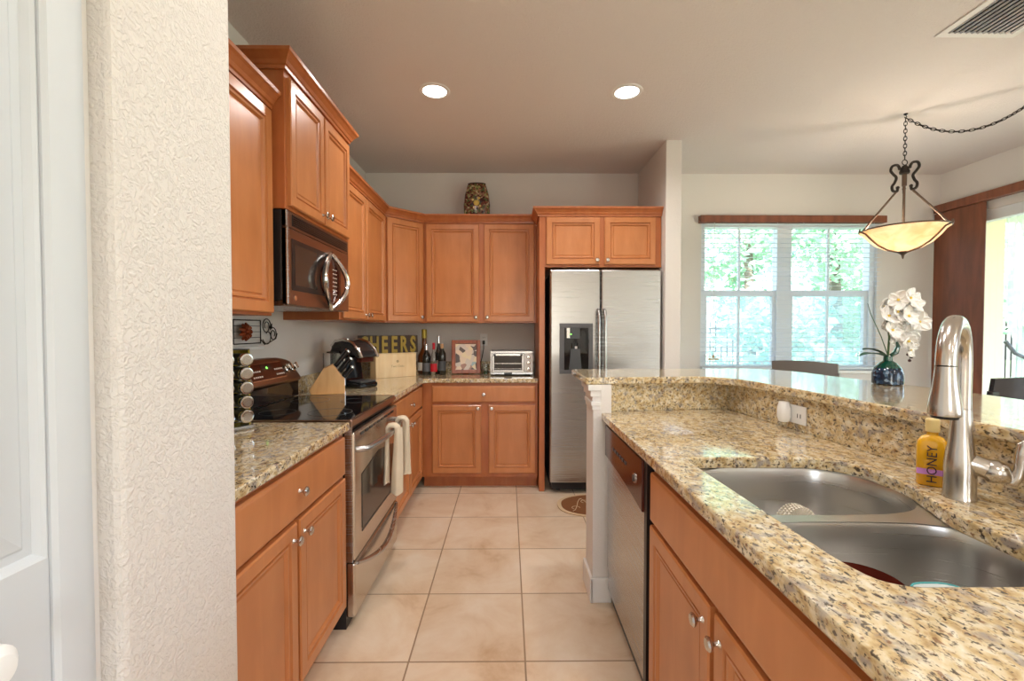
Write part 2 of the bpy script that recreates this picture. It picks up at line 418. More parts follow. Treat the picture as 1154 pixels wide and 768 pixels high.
def thing(name, label, cat, loc=(0, 0, 0), rz=0, group=None):
    o = bpy.data.objects.new(name, None); C.objects.link(o); o.empty_display_size = .05
    o.location = loc; o.rotation_euler = (0, 0, rz); o['label'] = label; o['category'] = cat
    if group: o['group'] = group
    return o
def tag(o, label, cat, group=None, kind=None):
    o['label'] = label; o['category'] = cat
    if group: o['group'] = group
    if kind: o['kind'] = kind
    return o
def struct(o): o['kind'] = 'structure'; return o
def copy_thing(src, loc, rz, label, group=None):
    r = src.copy(); C.objects.link(r); r.location = loc; r.rotation_euler = (0, 0, rz); r['label'] = label
    if group: r['group'] = group
    for ch in list(src.children):
        c = ch.copy(); C.objects.link(c); c.parent = r
        for g in list(ch.children):
            d = g.copy(); C.objects.link(d); d.parent = c
    return r
def text_mb(body, size, depth, mat, name, parent, loc, rot, align='CENTER', sx=1, bold=0, label=None):
    cu = bpy.data.curves.new(name, 'FONT'); cu.body = body; cu.size = size; cu.extrude = depth; cu.align_x = align; cu.offset = bold
    cu.resolution_u = 3
    t = bpy.data.objects.new(name, cu); C.objects.link(t)
    dg = bpy.context.evaluated_depsgraph_get()
    me = bpy.data.meshes.new_from_object(t.evaluated_get(dg)); C.objects.unlink(t); bpy.data.objects.remove(t)
    me.materials.clear(); me.materials.append(MATS[mat])
    o = bpy.data.objects.new(name, me); C.objects.link(o); o.parent = parent; o.location = loc; o.rotation_euler = rot; o.scale = (sx, 1, 1)
    return o

# ================================================================== STRUCTURE
XL = -1.35; YB = 4.34; ZC = 2.81; XR = 4.15; YN = -3.6
struct(MB().box(XL - .15, XR + .15, YN, YB + .15, -.1, 0, 'floor_tile').build('floor'))
struct(MB().box(XL - .15, XR + .15, YN, YB + .15, ZC, ZC + .12, 'ceiling_paint').build('ceiling'))
struct(MB().box(XL - .12, XL, 1.05, YB + .12, 0, ZC, 'wall_paint').build('wall_left'))
# back wall with the dining window opening
WX0, WX1, WZ0, WZ1 = 1.85, 3.55, .93, 2.36
mb = MB(); mb.box(XL, WX0, YB, YB + .14, 0, ZC, 'wall_paint').box(WX1, XR + .12, YB, YB + .14, 0, ZC, 'wall_paint')
mb.box(WX0, WX1, YB, YB + .14, 0, WZ0, 'wall_paint').box(WX0, WX1, YB, YB + .14, WZ1, ZC, 'wall_paint')
struct(mb.build('wall_back'))
# right wall with slider opening
DY0, DY1, DZ1 = 2.0, 4.22, 2.36
mb = MB(); mb.box(XR, XR + .12, YN, -3.0, 0, ZC, 'wall_paint').box(XR, XR + .12, -3.0, -.2, 2.36, ZC, 'wall_paint').box(XR, XR + .12, -.2, DY0, 0, ZC, 'wall_paint').box(XR, XR + .12, DY1, YB, 0, ZC, 'wall_paint').box(XR, XR + .12, DY0, DY1, DZ1, ZC, 'wall_paint')
struct(mb.build('wall_right'))
# fridge alcove wall
struct(MB().box(1.24, 1.365, 3.57, YB, 0, ZC, 'wall_paint').build('wall_alcove', bevel=.006))
# thick wall end beside the left cabinets
struct(MB().box(XL - .12, -.630, .735, 1.05, 0, ZC, 'wall_knockdown').build('wall_pillar', bevel=.012))
# hallway wall with the white door
mb = MB(); mb.box(-.83, -.668, .710, .735, 0, ZC, 'wall_paint').box(-.83, -.668, -.14, .710, 2.07, ZC, 'wall_paint').box(-.83, -.668, YN, -.14, 0, ZC, 'wall_paint')
struct(mb.build('wall_hall'))
# rear wall of the great room with an opening sized for the light let in
mb = MB(); mb.box(-.83, XR + .12, YN - .12, YN, 0, .9, 'wall_paint').box(-.83, XR + .12, YN - .12, YN, 2.1, ZC, 'wall_paint')
for a, b in ((-.83, -.15), (.85, XR + .12)): mb.box(a, b, YN - .12, YN, .9, 2.1, 'wall_paint')
struct(mb.build('wall_rear'))
struct(MB().box(1.365, WX1 + .6, YB - .014, YB, 0, .12, 'trim_white').build('baseboard_back', bevel=.004))
# casing (rounded section)
mb = MB()
prof = [(-.71, .657), (-.664, .657), (-.658, .662), (-.655, .675), (-.655, .70), (-.660, .718), (-.667, .725), (-.667, .7095), (-.71, .7095)]
mb.prism(prof, 0, 2.15, 'door_paint', smooth=True)
struct(mb.build('trim_1'))
# white panel door
d = struct(MB().panel(-.08, .725, .02, 2.05, -.02, 'door_paint', [(0, .035), (0, 0), (.012, 0)]).build('door_1'))
d.data.clear_geometry()
def door_mesh():
    mb = MB()
    T0, T1 = .02, 2.05
    mb.box(-.08, .711, .012, .04, T0, T1, 'door_paint')
    # stiles and rails in front of the core, panels between them
    for x0, x1 in ((-.08, .03), (.709, .711), (.315, .345)): mb.box(x0, x1, 0, .012, T0, T1, 'door_paint')
    for z0, z1 in ((T0, .22), (.78, .99), (1.92, T1)): mb.box(.03, .709, .0, .012, z0, z1, 'door_paint')
    for x0, x1 in ((.03, .315), (.345, .709)):
        for z0, z1 in ((.22, .78), (.99, 1.92)):
            mb.panel(x0, x1, z0, z1, 0, 'door_paint', [(0, .012), (0, .0), (.004, .003), (.010, .0115), (.022, .0115), (.026, .009), (.060, .002), (.064, .001)])
    return mb
o = door_mesh(); o.bm.to_mesh(d.data); o.bm.free()
d.location = (-.668, -.055, 0); d.rotation_euler = (0, 0, R(90))
mb = MB(); mb.lathe([(0, 0), (.028, 0), (.028, .005), (.012, .008), (.011, .028), (.02, .036), (.029, .048), (.028, .06), (.018, .07), (0, .073)], 'white_plastic', (0, 0, 0), (0, -1, 0))
mb.build('door_knob', d, (.585, -.0, .915))

# ---- window (double unit)
win = struct(MB().box(WX0, WX1, YB + .03, YB + .10, WZ0, WZ0 + .05, 'frame_white').build('window_1'))
fr = MB()
for x0, x1 in ((WX0, WX0 + .05), (WX1 - .05, WX1), (2.60, 2.74)): fr.box(x0, x1, YB + .03, YB + .11, WZ0 + .05, WZ1 - .05, 'frame_white')
fr.box(WX0, WX1, YB + .03, YB + .11, WZ1 - .05, WZ1, 'frame_white')
for x0, x1 in ((WX0 + .05, 2.60), (2.74, WX1 - .05)):
    fr.box(x0, x1, YB + .045, YB + .095, 1.645, 1.70, 'frame_white')
    c = (x0 + x1) / 2; fr.box(c - .011, c + .011, YB + .06, YB + .08, WZ0 + .05, 1.645, 'frame_white'); fr.box(c - .011, c + .011, YB + .06, YB + .08, 1.70, WZ1 - .05, 'frame_white')
    for a in (x0, x1 - .03): fr.box(a, a + .03, YB + .05, YB + .09, WZ0 + .05, 1.645, 'frame_white')
fr.build('window_frame', win)
for x0, x1 in ((WX0 + .05, 2.60), (2.74, WX1 - .05)):
    MB().box(x0, x1, YB + .100, YB + .1005, WZ0 + .05, 1.66, 'screen_mesh').build('insect_screen', win)
for x0, x1 in ((WX0 + .05, 2.60), (2.74, WX1 - .05)):
    MB().box(x0, x1, YB + .085, YB + .089, WZ0 + .05, WZ1 - .05, 'window_glass').build('window_pane', win)
MB().box(WX0 - .03, WX1 + .03, YB - .035, YB + .03, WZ0 - .03, WZ0, 'trim_white').build('window_sill', win, bevel=.004)

# ---- sliding glass door
sd = struct(MB().box(XR + .02, XR + .10, DY0, DY1, DZ1 - .09, DZ1, 'frame_white').build('door_2'))
fr = MB()
for y0 in (DY0, 3.02, 3.08, DY1 - .06): fr.box(XR + .03, XR + .09, y0, y0 + .06, .04, DZ1 - .09, 'frame_white')
fr.box(XR + .02, XR + .10, DY0, DY1, 0, .04, 'frame_white')
fr.build('door_frame', sd)
MB().box(XR + .058, XR + .062, DY0 + .06, DY1 - .06, .04, DZ1 - .09, 'window_glass').build('door_pane', sd)

# ================================================================== CABINETS
W = 'cabinet_wood'; WS = 'cabinet_wood_side'
DOORP = [(0, .02), (0, .004), (.005, 0), (.044, 0), (.047, .010), (.052, .010), (.055, .003), (.062, .004), (.068, .014), (.073, .014), (.077, .010)]
DRAWP = [(0, .02), (0, .006), (.005, .001), (.012, 0)]
def knob(parent, x, z, yf=-.02):
    mb = MB(); mb.lathe([(0, 0), (.008, 0), (.0055, .004), (.005, .012), (.009, .016), (.0155, .021), (.016, .025), (.012, .029), (0, .031)], 'knob_nickel', (0, 0, 0), (0, -1, 0), 20)
    return mb.build('knob', parent, (x, yf, z))
def door(parent, x0, x1, z0, z1, kx=None, kz=None, name='door', prof=DOORP):
    o = MB().panel(0, x1 - x0, 0, z1 - z0, -.02, W, prof).build(name, parent, (x0, 0, z0))
    if kx is not None: knob(o, kx - x0, kz - z0)
    return o
CROWN = [(0, 0), (.012, 0), (.014, .012), (.020, .016), (.026, .030), (.040, .048), (.050, .056), (.052, .070), (0, .070)]
def crown(parent, path, z, name='crown_moulding'):
    """path: list of (x,y) corner points along cabinet face, outward = left of travel... profile offset toward -normal"""
    mb = MB(); N = len(path); rings = []
    for i in range(N):
        p = Vector(path[i]); 
        def nrm(a, b): d = (Vector(b) - Vector(a)).normalized(); return Vector((d.y, -d.x))
        if i == 0: nn = nrm(path[0], path[1]); sc = 1
        elif i == N - 1: nn = nrm(path[-2], path[-1]); sc = 1
        else:
            a = nrm(path[i - 1], path[i]); b = nrm(path[i], path[i + 1]); nn = (a + b).normalized(); sc = 1 / max(.3, nn.dot(a))
        rings.append([mb.bm.verts.new((p.x + nn.x * sc * o, p.y + nn.y * sc * o, z + h)) for o, h in CROWN])
    K = len(CROWN); fs = []
    for a, b in zip(rings, rings[1:]):
        for k in range(K): fs.append(mb.bm.faces.new([a[k], a[(k + 1) % K], b[(k + 1) % K], b[k]]))
    fs.append(mb.bm.faces.new(rings[0])); fs.append(mb.bm.faces.new(rings[-1][::-1]))
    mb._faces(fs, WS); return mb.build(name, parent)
def base_box(parent, w, d, z1=.885, x0=0):
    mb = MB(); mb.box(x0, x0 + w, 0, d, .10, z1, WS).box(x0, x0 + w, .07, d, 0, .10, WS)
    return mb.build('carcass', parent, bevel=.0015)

# left near base cabinet
t = thing('base_cabinet', 'brown maple base cabinet with one drawer left of the oven range', 'cabinet', (-.715, 1.052, 0), R(90))
base_box(t, .90, .632)
door(t, .03, .878, .70, .862, .45, .782, 'drawer', DRAWP)
door(t, .03, .435, .125, .685, .405, .635); door(t, .452, .878, .125, .685, .482, .635)
# left far base cabinet (beyond range to corner)
t = thing('base_cabinet', 'brown maple base cabinet with narrow doors between the oven range and the corner', 'cabinet', (-.715, 2.735, 0), R(90))
base_box(t, .97, .632)
door(t, .03, .93, .70, .862, .50, .782, 'drawer', DRAWP)
door(t, .03, .47, .125, .685, .445, .645); door(t, .485, .93, .125, .685, .515, .645)
# back base cabinet
t = thing('base_cabinet', 'brown maple base cabinet under the toaster oven on the back wall', 'cabinet', (-.71, 3.73, 0), 0)
base_box(t, .955, .606)
door(t, .085, .935, .725, .858, .51, .79, 'drawer', DRAWP)
door(t, .085, .487, .135, .70, .462, .675); door(t, .55, .935, .135, .70, .575, .675)
# sink base cabinet (peninsula)
t = thing('base_cabinet', 'brown maple sink cabinet with two doors beside the dishwasher', 'cabinet', (.48, 1.468, 0), R(-90))
mb = MB(); mb.box(0, .93, 0, .02, .10, .885, WS).box(0, .02, .02, .58, .10, .885, WS).box(.91, .93, .02, .62, .10, .885, WS).box(.02, .91, .605, .62, .10, .885, WS).box(.02, .91, .02, .605, .10, .12, WS).box(0, .93, .07, .58, 0, .10, WS)
mb.build('carcass', t, bevel=.0015)
door(t, .012, .918, .70, .858, name='false_drawer', prof=DRAWP)
door(t, .012, .448, .125, .685, .418, .635); door(t, .472, .918, .125, .685, .502, .635)
t = thing('base_cabinet', 'brown maple base cabinet nearest the camera, next to the sink cabinet', 'cabinet', (.48, .534, 0), R(-90))
base_box(t, .43, .58)
door(t, .012, .418, .70, .858, .215, .78, 'drawer', DRAWP); door(t, .012, .418, .125, .685, .385, .635)

# upper cabinets
UB, UT = 1.38, 2.265
def upper_box(parent, w, d, z0, z1, cr=None):
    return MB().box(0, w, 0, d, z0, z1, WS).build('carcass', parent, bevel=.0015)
t = thing('wall_cabinet', 'brown maple wall cabinet beside the textured wall, left of the microwave', 'cabinet', (-1.015, 1.052, 0), R(90))
upper_box(t, .902, .335, UB, UT)
door(t, .02, .442, UB + .012, UT - .02, .41, UB + .05); door(t, .452, .888, UB + .012, UT - .02, .484, UB + .05)
crown(t, [(0, 0), (.902, 0)], UT - .008)
t = thing('wall_cabinet', 'taller brown maple wall cabinet above the microwave', 'cabinet', (-.955, 1.96, 0), R(90))
upper_box(t, .765, .395, 1.842, 2.44)
door(t, .02, .375, 1.858, 2.405, .35, 1.90); door(t, .389, .745, 1.858, 2.405, .415, 1.90)
crown(t, [(0, .394), (0, 0), (.765, 0), (.765, .394)], 2.428)
t = thing('wall_cabinet', 'brown maple wall cabinet with two doors right of the microwave', 'cabinet', (-1.015, 2.73, 0), R(90))
upper_box(t, .998, .335, UB, UT)
door(t, .03, .485, UB + .012, UT - .02, .455, UB + .045); door(t, .497, .975, UB + .012, UT - .02, .527, UB + .045)
crown(t, [(0, 0), (.998, 0)], UT - .008)
# diagonal corner cabinet
t = thing('wall_cabinet', 'brown maple diagonal corner wall cabinet with a single door', 'cabinet', (-1.015, 3.732, 0), R(45))
c45 = cos(R(45))
def loc45(x, y):  # world to local of the diagonal cabinet
    dx, dy = x + 1.015, y - 3.732; return (dx * c45 + dy * c45, -dx * c45 + dy * c45)
P0 = loc45(-1.015, 3.732); P1 = loc45(-.74, 4.007)
poly = [P0, P1, loc45(-.74, YB), loc45(XL, YB), loc45(XL, 3.732)]
MB().prism(poly, UB, UT, WS).build('carcass', t)
door(t, .02, P1[0] - .02, UB + .012, UT - .02, P1[0] - .045, UB + .05)
crown(t, [P0, P1], UT - .008)
t = thing('wall_cabinet', 'brown maple wall cabinet with two doors below the mosaic vase', 'cabinet', (-.738, 4.007, 0), 0)
upper_box(t, .988, .333, UB, UT)
door(t, .02, .482, UB + .012, UT - .02, .455, UB + .05); door(t, .528, .968, UB + .012, UT - .02, .555, UB + .05)
crown(t, [(0, 0), (.985, 0)], UT - .008)
# fridge surround
t = thing('fridge_cabinet', 'brown maple cabinet above the refrigerator with tall side panel', 'cabinet', (.252, 3.66, 0), 0)
MB().box(0, .985, 0, .675, 1.825, 2.24, WS).build('carcass', t, bevel=.0015)
MB().box(0, .045, -.0, .675, 0, 1.825, WS).build('side_panel', t, bevel=.0015)
door(t, .055, .485, 1.845, 2.225, .462, 1.88); door(t, .522, .935, 1.845, 2.225, .545, 1.88)
crown(t, [(0, .30), (0, 0), (.985, 0)], 2.232)

# ================================================================== COUNTERTOPS
ZT = .92; ZS = .885
t = thing('countertop', 'speckled granite countertop over the near left cabinet', 'countertop', (-1.0, 1.5, ZS))
MB().box(-.349, .315, -.447, .458, 0, .035, 'granite').build('slab', t, bevel=.006)
MB().box(-.349, -.329, -.447, .458, .035, .135, 'granite').build('upstand', t, bevel=.002)
t = thing('countertop', 'speckled granite L-shaped countertop around the far corner', 'countertop', (-1.0, 3.7, ZS))
MB().prism([(-.349, -.972), (.315, -.972), (.315, -.03), (.345, .0), (1.248, .0), (1.248, .638), (-.349, .638)], 0, .035, 'granite').build('slab', t, bevel=.006)
MB().box(-.349, -.329, -.972, .638, .035, .135, 'granite').box(-.329, 1.248, .618, .638, .035, .135, 'granite').build('upstand', t, bevel=.002)

def bsx(y): return 1.126 + (2.32 - y) * .0744
def arc(cx, cy, r, a0, a1, n=8): return [(cx + r * cos(R(a0 + (a1 - a0) * i / n)), cy + r * sin(R(a0 + (a1 - a0) * i / n))) for i in range(n + 1)]
def smooth_loop(pts, it=3):
    for _ in range(it):
        q = []
        for i in range(len(pts)):
            a, b = pts[i], pts[(i + 1) % len(pts)]
            q += [(a[0] * .75 + b[0] * .25, a[1] * .75 + b[1] * .25), (a[0] * .25 + b[0] * .75, a[1] * .25 + b[1] * .75)]
        pts = q
    return pts
SINK_HOLE = smooth_loop([(.552, 1.36), (.562, 1.398), (.60, 1.402), (.80, 1.402), (.97, 1.398), (1.04, 1.31), (1.045, 1.18), (1.0, 1.05), (.965, .97), (.965, .84), (.945, .735), (.86, .692), (.70, .692), (.62, .692), (.578, .73), (.57, .90), (.565, 1.1)], 2)
t = thing('countertop', 'speckled granite countertop with the sink cut-out on the peninsula', 'countertop', (.8, 1.2, ZS))
sh = lambda pts: [(a - .8, b - 1.2) for a, b in pts]
outer = [(.45, .10), (.45, 2.185), (.50, 2.222), (bsx(2.30) , 2.30), (bsx(.10), .10)]
MB().prism(sh(outer), 0, .035, 'granite', holes=[sh(SINK_HOLE)[::-1]]).build('slab', t, bevel=.005)
mb = MB()
mb.prism(sh([(.50, 2.203), (bsx(2.28), 2.283), (bsx(2.30), 2.303), (.50, 2.223)]), .036, .17, 'granite')
mb.prism(sh([(bsx(2.283) - .02, 2.283), (bsx(.1) - .02, .10), (bsx(.1), .10), (bsx(2.283), 2.283)]), .036, .17, 'granite')
mb.build('upstand', t)
# knee wall
kw = [(.41, 2.165), (.497, 2.165), (.497, 2.227), (bsx(2.305) + .003, 2.307), (bsx(.1) + .003, .10), (bsx(.1) + .12, .10), (bsx(2.43) + .12, 2.44), (.41, 2.35)]
struct(MB().prism(kw, 0, 1.055, 'wall_paint').build('wall_peninsula'))
mb = MB(); mb.box(.398, .50, 2.150, 2.165, 0, .12, 'trim_white').box(.395, .41, 2.150, 2.355, 0, .12, 'trim_white')
struct(mb.build('baseboard_peninsula', bevel=.004))
mb = MB()
for k, (o_, z0, z1) in enumerate(((.006, .935, .955), (.012, .955, .975), (.006, .975, 1.0), (.016, 1.0, 1.03), (.028, 1.03, 1.0545))):
    mb.box(.41 - o_, .445, 2.165 - o_ * .7, 2.165, z0, z1, 'trim_white'); mb.box(.41 - o_, .41, 2.165, 2.35, z0, z1, 'trim_white')
struct(mb.build('trim_2', bevel=.003))
bar_in = [(.372, 2.165), (.80, 2.205), (.93, 2.215), (1.0, 2.19), (1.06, 2.12), (1.09, 2.02)] + [(bsx(y) - .05, y) for y in (1.8, 1.3, .8, .3, .06)]
bar_out = [(1.64, .06), (1.66, .6), (1.675, 1.1), (1.70, 1.45), (1.70, 1.7), (1.67, 1.9), (1.62, 2.2), (1.60, 2.45), (1.54, 2.60), (1.40, 2.68), (.9, 2.66), (.372, 2.64)]
bt = MB().prism(bar_in + bar_out, 1.0555, 1.09, 'granite').build('bar_top', bevel=.007)
tag(bt, 'raised speckled granite bar top along the peninsula', 'bar top')

# ================================================================== APPLIANCES
# ---- refrigerator
t = thing('refrigerator', 'stainless steel side-by-side refrigerator with dispenser in the back alcove', 'refrigerator', (.335, 3.60, 0))
MB().box(.01, .885, .075, .70, .03, 1.785, 'dark_grey').build('body', t, bevel=.006)
MB().box(.02, .875, .03, .075, .03, .085, 'black_plastic').cyl((.06, .1, .015), (.09, .1, .015), .014, 'black_plastic').build('kick_grille', t)
dl = MB().box(0, .400, 0, .07, .09, 1.80, 'stainless').build('door', t, bevel=.012)
dr = MB().box(.406, .888, 0, .07, .09, 1.80, 'stainless').build('door', t, bevel=.012)
def fhandle(par, x):
    pts = [(x, -.0, 1.48), (x, -.035, 1.47), (x, -.05, 1.42)] + [(x, -.05 - .008 * sin(pi * i / 8), 1.42 - .85 * i / 8) for i in range(1, 8)] + [(x, -.05, .57), (x, -.035, .52), (x, 0, .51)]
    MB().tube(pts, .0125, 'stainless', 12).build('handle', par)
fhandle(dl, .380); fhandle(dr, .430)
dp = MB()
dp.box(.075, .34, -.012, 0, 1.335, 1.372, 'panel_grey').box(.075, .34, -.012, 0, .97, 1.0, 'panel_grey').box(.075, .112, -.012, 0, 1.0, 1.335, 'panel_grey').box(.305, .34, -.012, 0, 1.0, 1.335, 'panel_grey')
d_ = dp.build('dispenser', dl, bevel=.003)
MB().box(.112, .305, -.004, -.0005, 1.0, 1.335, 'black_gloss').box(.13, .155, -.02, -.004, 1.255, 1.335, 'chrome').box(.245, .285, -.018, -.004, 1.27, 1.33, 'black_gloss').box(.155, .235, -.010, -.004, 1.25, 1.335, 'dark_grey').build('control_panel', d_)
MB().cyl((.165, -.012, 1.285), (.165, -.009, 1.285), .005, 'led_green').build('indicator_light', d_)
MB().box(.112, .305, -.018, -.004, 1.215, 1.245, 'black_gloss').prism([(.15, 1.0), (.25, 1.0), (.235, 1.17), (.165, 1.17)], -.014, -.004, 'dark_grey', 'y').cyl((.18, -.012, 1.17), (.18, -.012, 1.215), .012, 'black_gloss').cyl((.225, -.012, 1.17), (.225, -.012, 1.215), .012, 'black_gloss').box(.196, .202, -.02, -.012, 1.17, 1.19, 'white_plastic').box(.206, .212, -.02, -.012, 1.17, 1.19, 'white_plastic').build('paddle', d_)

# ---- range
RX = -.70; RW = .762
t = thing('oven_range', 'stainless electric oven range with black glass cooktop and bronze backguard', 'oven range', (RX, 1.963, 0), R(90))
MB().box(.004, RW - .004, .012, .645, .0, .895, 'black_plastic').build('body', t)
MB().box(.0, RW, -.005, .56, .900, .926, 'black_gloss').box(.0, RW, -.022, -.005, .896, .924, 'copper_steel').box(.0, .006, -.018, .56, .905, .928, 'copper_steel').box(RW - .006, RW, -.018, .56, .905, .928, 'copper_steel').build('cooktop', t, bevel=.003)
dr = MB().box(.006, RW - .006, -.03, .012, .305, .87, 'stainless_warm').build('oven_door', t, bevel=.008)
MB().prism([(.10, .41), (RW - .10, .41), (RW - .10, .66), (RW / 2, .70), (.10, .66)], -.033, -.0295, 'oven_glass', 'y').build('oven_window', dr)
MB().box(.10, RW - .10, -.032, -.0295, .395, .405, 'black_plastic').build('window_trim', dr)
mb = MB()
for i in range(9): mb.box(.09 + i * .067, .135 + i * .067, -.033, -.029, .842, .853, 'black_plastic')
mb.build('vent_slots', dr)
pts = [(.04, -.028, .79), (.045, -.055, .79)] + [(.06 + (RW - .12) * i / 12, -.072 - .028 * sin(pi * i / 12), .79) for i in range(13)] + [(RW - .045, -.055, .79), (RW - .04, -.028, .79)]
MB().tube(pts, .014, 'stainless', 12).build('handle', dr)
MB().box(.006, RW - .006, .0, .012, .875, .893, 'black_plastic').box(.0, .006, -.02, .012, .3, .895, 'stainless').build('front_trim', t)
dw = MB().box(.006, RW - .006, -.028, .012, .05, .292, 'stainless_warm').build('storage_drawer', t, bevel=.008)
def smile(u): return .285 - .075 * sin(pi * u)
pts = [(.03 + (RW - .06) * i / 16, -.032 - .035 * sin(pi * i / 16), smile(i / 16)) for i in range(17)]
MB().tube(pts, [.008 + .007 * sin(pi * i / 16) for i in range(17)], 'stainless', 10).build('handle', dw)
# backguard (side profile in y,z extruded along x)
bgp = [(.565, .927), (.646, .927), (.646, 1.15), (.63, 1.168), (.605, 1.165), (.54, 1.035), (.55, 1.02), (.565, 1.015)]
mb = MB()
N = 16
for side in (0,):
    rings = []
    for i in range(N + 1):
        u = i / N; x = RW * u; drop = -.035 * (2 * u - 1) ** 4
        rings.append([mb.bm.verts.new((x, y, z + (drop if z > 1.1 else 0))) for y, z in bgp])
    fs = []
    for a, b in zip(rings, rings[1:]):
        for k in range(len(bgp)): fs.append(mb.bm.faces.new([a[k], a[(k + 1) % len(bgp)], b[(k + 1) % len(bgp)], b[k]]))
    fs.append(mb.bm.faces.new(rings[0])); fs.append(mb.bm.faces.new(rings[-1][::-1])); mb._faces(fs, 'copper_steel')
bgd = mb.build('backguard', t, bevel=.006)
MB().box(.002, RW - .002, .560, .566, .93, 1.016, 'black_gloss').build('splash_glass', bgd)
ang = math.atan2(.065, .13)
def on_guard(u): return (.54 + .065 * u, 1.035 + .13 * u)
y_, z_ = on_guard(.5)
MB().box(-.17, .17, -.004, .0, -.048, .048, 'chrome').box(-.165, .165, -.007, -.003, -.043, .043, 'brown_panel').box(-.05, .05, -.0085, -.0065, .005, .034, 'oven_glass').build('display', bgd, (RW * .56, y_ - .001, z_), (-ang, 0, 0))
mb = MB()
for i in range(5):
    for j in range(2):
        for sx_ in (-1, 1): mb.box(sx_ * (.075 + i * .018) - .005, sx_ * (.075 + i * .018) + .005, -.0085, -.0068, -.03 + j * .03, -.022 + j * .03, 'label_white')
mb.build('keypad', bgd, (RW * .56, y_ - .001, z_), (-ang, 0, 0))
MB().cyl((0, -.010, .018), (0, -.0085, .018), .006, 'led_green').build('clock_digits', bgd, (RW * .56, y_ - .001, z_), (-ang, 0, 0))
for kx in (.06, .13, RW - .12, RW - .055):
    MB().lathe([(0, 0), (.026, 0), (.026, .006), (.02, .010), (.018, .026), (0, .028)], 'chrome', (0, 0, 0), (0, -1, 0), 20).box(-.005, .005, -.036, -.026, -.018, .018, 'chrome').build('burner_knob', bgd, (kx, y_ - .001, z_), (-ang, 0, 0))
# burner rings printed on the glass
for x, y, r in ((.2, .15, .10), (.56, .15, .08), (.2, .40, .08), (.56, .40, .10)):
    MB().tube([(x + r * cos(2 * pi * k / 40), y + r * sin(2 * pi * k / 40), .9262) for k in range(40)], .0007, 'dark_grey', 4, closed=True).build('burner_ring', t)

# ---- microwave
t = thing('microwave', 'over-the-range stainless microwave with curved handle', 'microwave', (-.975, 1.965, 0), R(90))
MW = .755
MB().box(0, MW, .0, .37, 1.45, 1.84, 'black_plastic').box(.02, MW - .02, .0, .36, 1.425, 1.45, 'stainless').build('body', t, bevel=.003)
MB().box(0, MW, -.022, 0, 1.768, 1.84, 'copper_steel').box(0, .02, -.024, 0, 1.768, 1.84, 'stainless').build('top_panel', t, bevel=.003)
mb = MB().box(.05, MW - .03, -.025, -.021, 1.778, 1.828, 'black_plastic')
for i in range(5): mb.box(.055, MW - .035, -.027, -.024, 1.782 + i * .009, 1.785 + i * .009, 'black_gloss')
mb.build('vent_grille', t)
dd = MB().box(0, MW, -.022, 0, 1.43, 1.765, 'copper_steel').box(0, .02, -.026, 0, 1.43, 1.765, 'stainless').build('door', t, bevel=.003)
MB().prism([(.045, 1.495), (.045, 1.722), (.62, 1.722), (.62, 1.495)], -.0245, -.0215, 'black_plastic', 'y').box(.07, .30, -.0255, -.0235, 1.52, 1.70, 'oven_glass').build('door_window', dd)
MB().cyl((.075, -.024, 1.462), (.075, -.021, 1.462), .012, 'chrome').build('emblem', dd)
LC, LW, LH = .472, .155, .150; LZ = 1.580
def lens(k, K, sc=1.0):
    q = k / K * 2   # 0..2
    if q <= 1: v = 1 - 2 * q; side = 1
    else: v = -1 + 2 * (q - 1); side = -1
    return (LC + side * LW * sc * (1 - v * v), LZ + LH * sc * v, 1 - v * v)
cp = MB().prism([lens(k, 32, .86)[:2] for k in range(32)], -.030, -.0245, 'brown_panel', 'y').build('control_panel', t, bevel=.001)
mb = MB()
for i in range(7):
    for j in range(3): mb.box(LC + .02 + j * .022, LC + .03 + j * .022, -.0312, -.0298, LZ - .07 + i * .022, LZ - .065 + i * .022, 'label_white')
mb.build('keypad', cp)
MB().tube([(lens(k, 48)[0], -.030 - .030 * lens(k, 48)[2], lens(k, 48)[1]) for k in range(48)], [.0105 + .0045 * lens(k, 48)[2] for k in range(48)], 'chrome', 10, closed=True).build('handle', cp)

# ---- dishwasher
t = thing('dishwasher', 'stainless dishwasher with dark brown control strip in the peninsula', 'dishwasher', (.465, 2.105, 0), R(-90))
MB().box(.004, .608, .03, .58, .02, .88, 'black_plastic').box(.004, .03, .02, .03, .1, .88, 'black_plastic').box(.59, .618, -.004, .03, .10, .878, 'black_plastic').build('body', t)
MB().box(.006, .588, .0, .03, .21, .72, 'stainless').build('door', t, bevel=.004)
pr = [(.006, .878), (.588, .878), (.588, .70)] + [(.588 - .582 * i / 10, .70 + .04 * (2 * i / 10 - 1) ** 2 * 0 + .035 * (1 - (1 - i / 10) ** 2)) for i in range(1, 11)]
cp = MB().prism(pr, -.012, .0295, 'brown_panel', 'y').build('control_panel', t, bevel=.003)
mb = MB().cyl((.50, -.016, .79), (.50, -.012, .79), .018, 'chrome').cyl((.50, -.018, .79), (.50, -.016, .79), .013, 'dark_grey')
for i in range(6): mb.box(.16 + i * .04, .185 + i * .04, -.0145, -.0115, .80, .812, 'dark_grey')
mb.build('control_markings', cp)
MB().box(.006, .588, .005, .03, .10, .205, 'stainless').build('access_panel', t, bevel=.003)
MB().box(.006, .588, .045, .06, .0, .10, 'stainless').build('kick_plate', t)

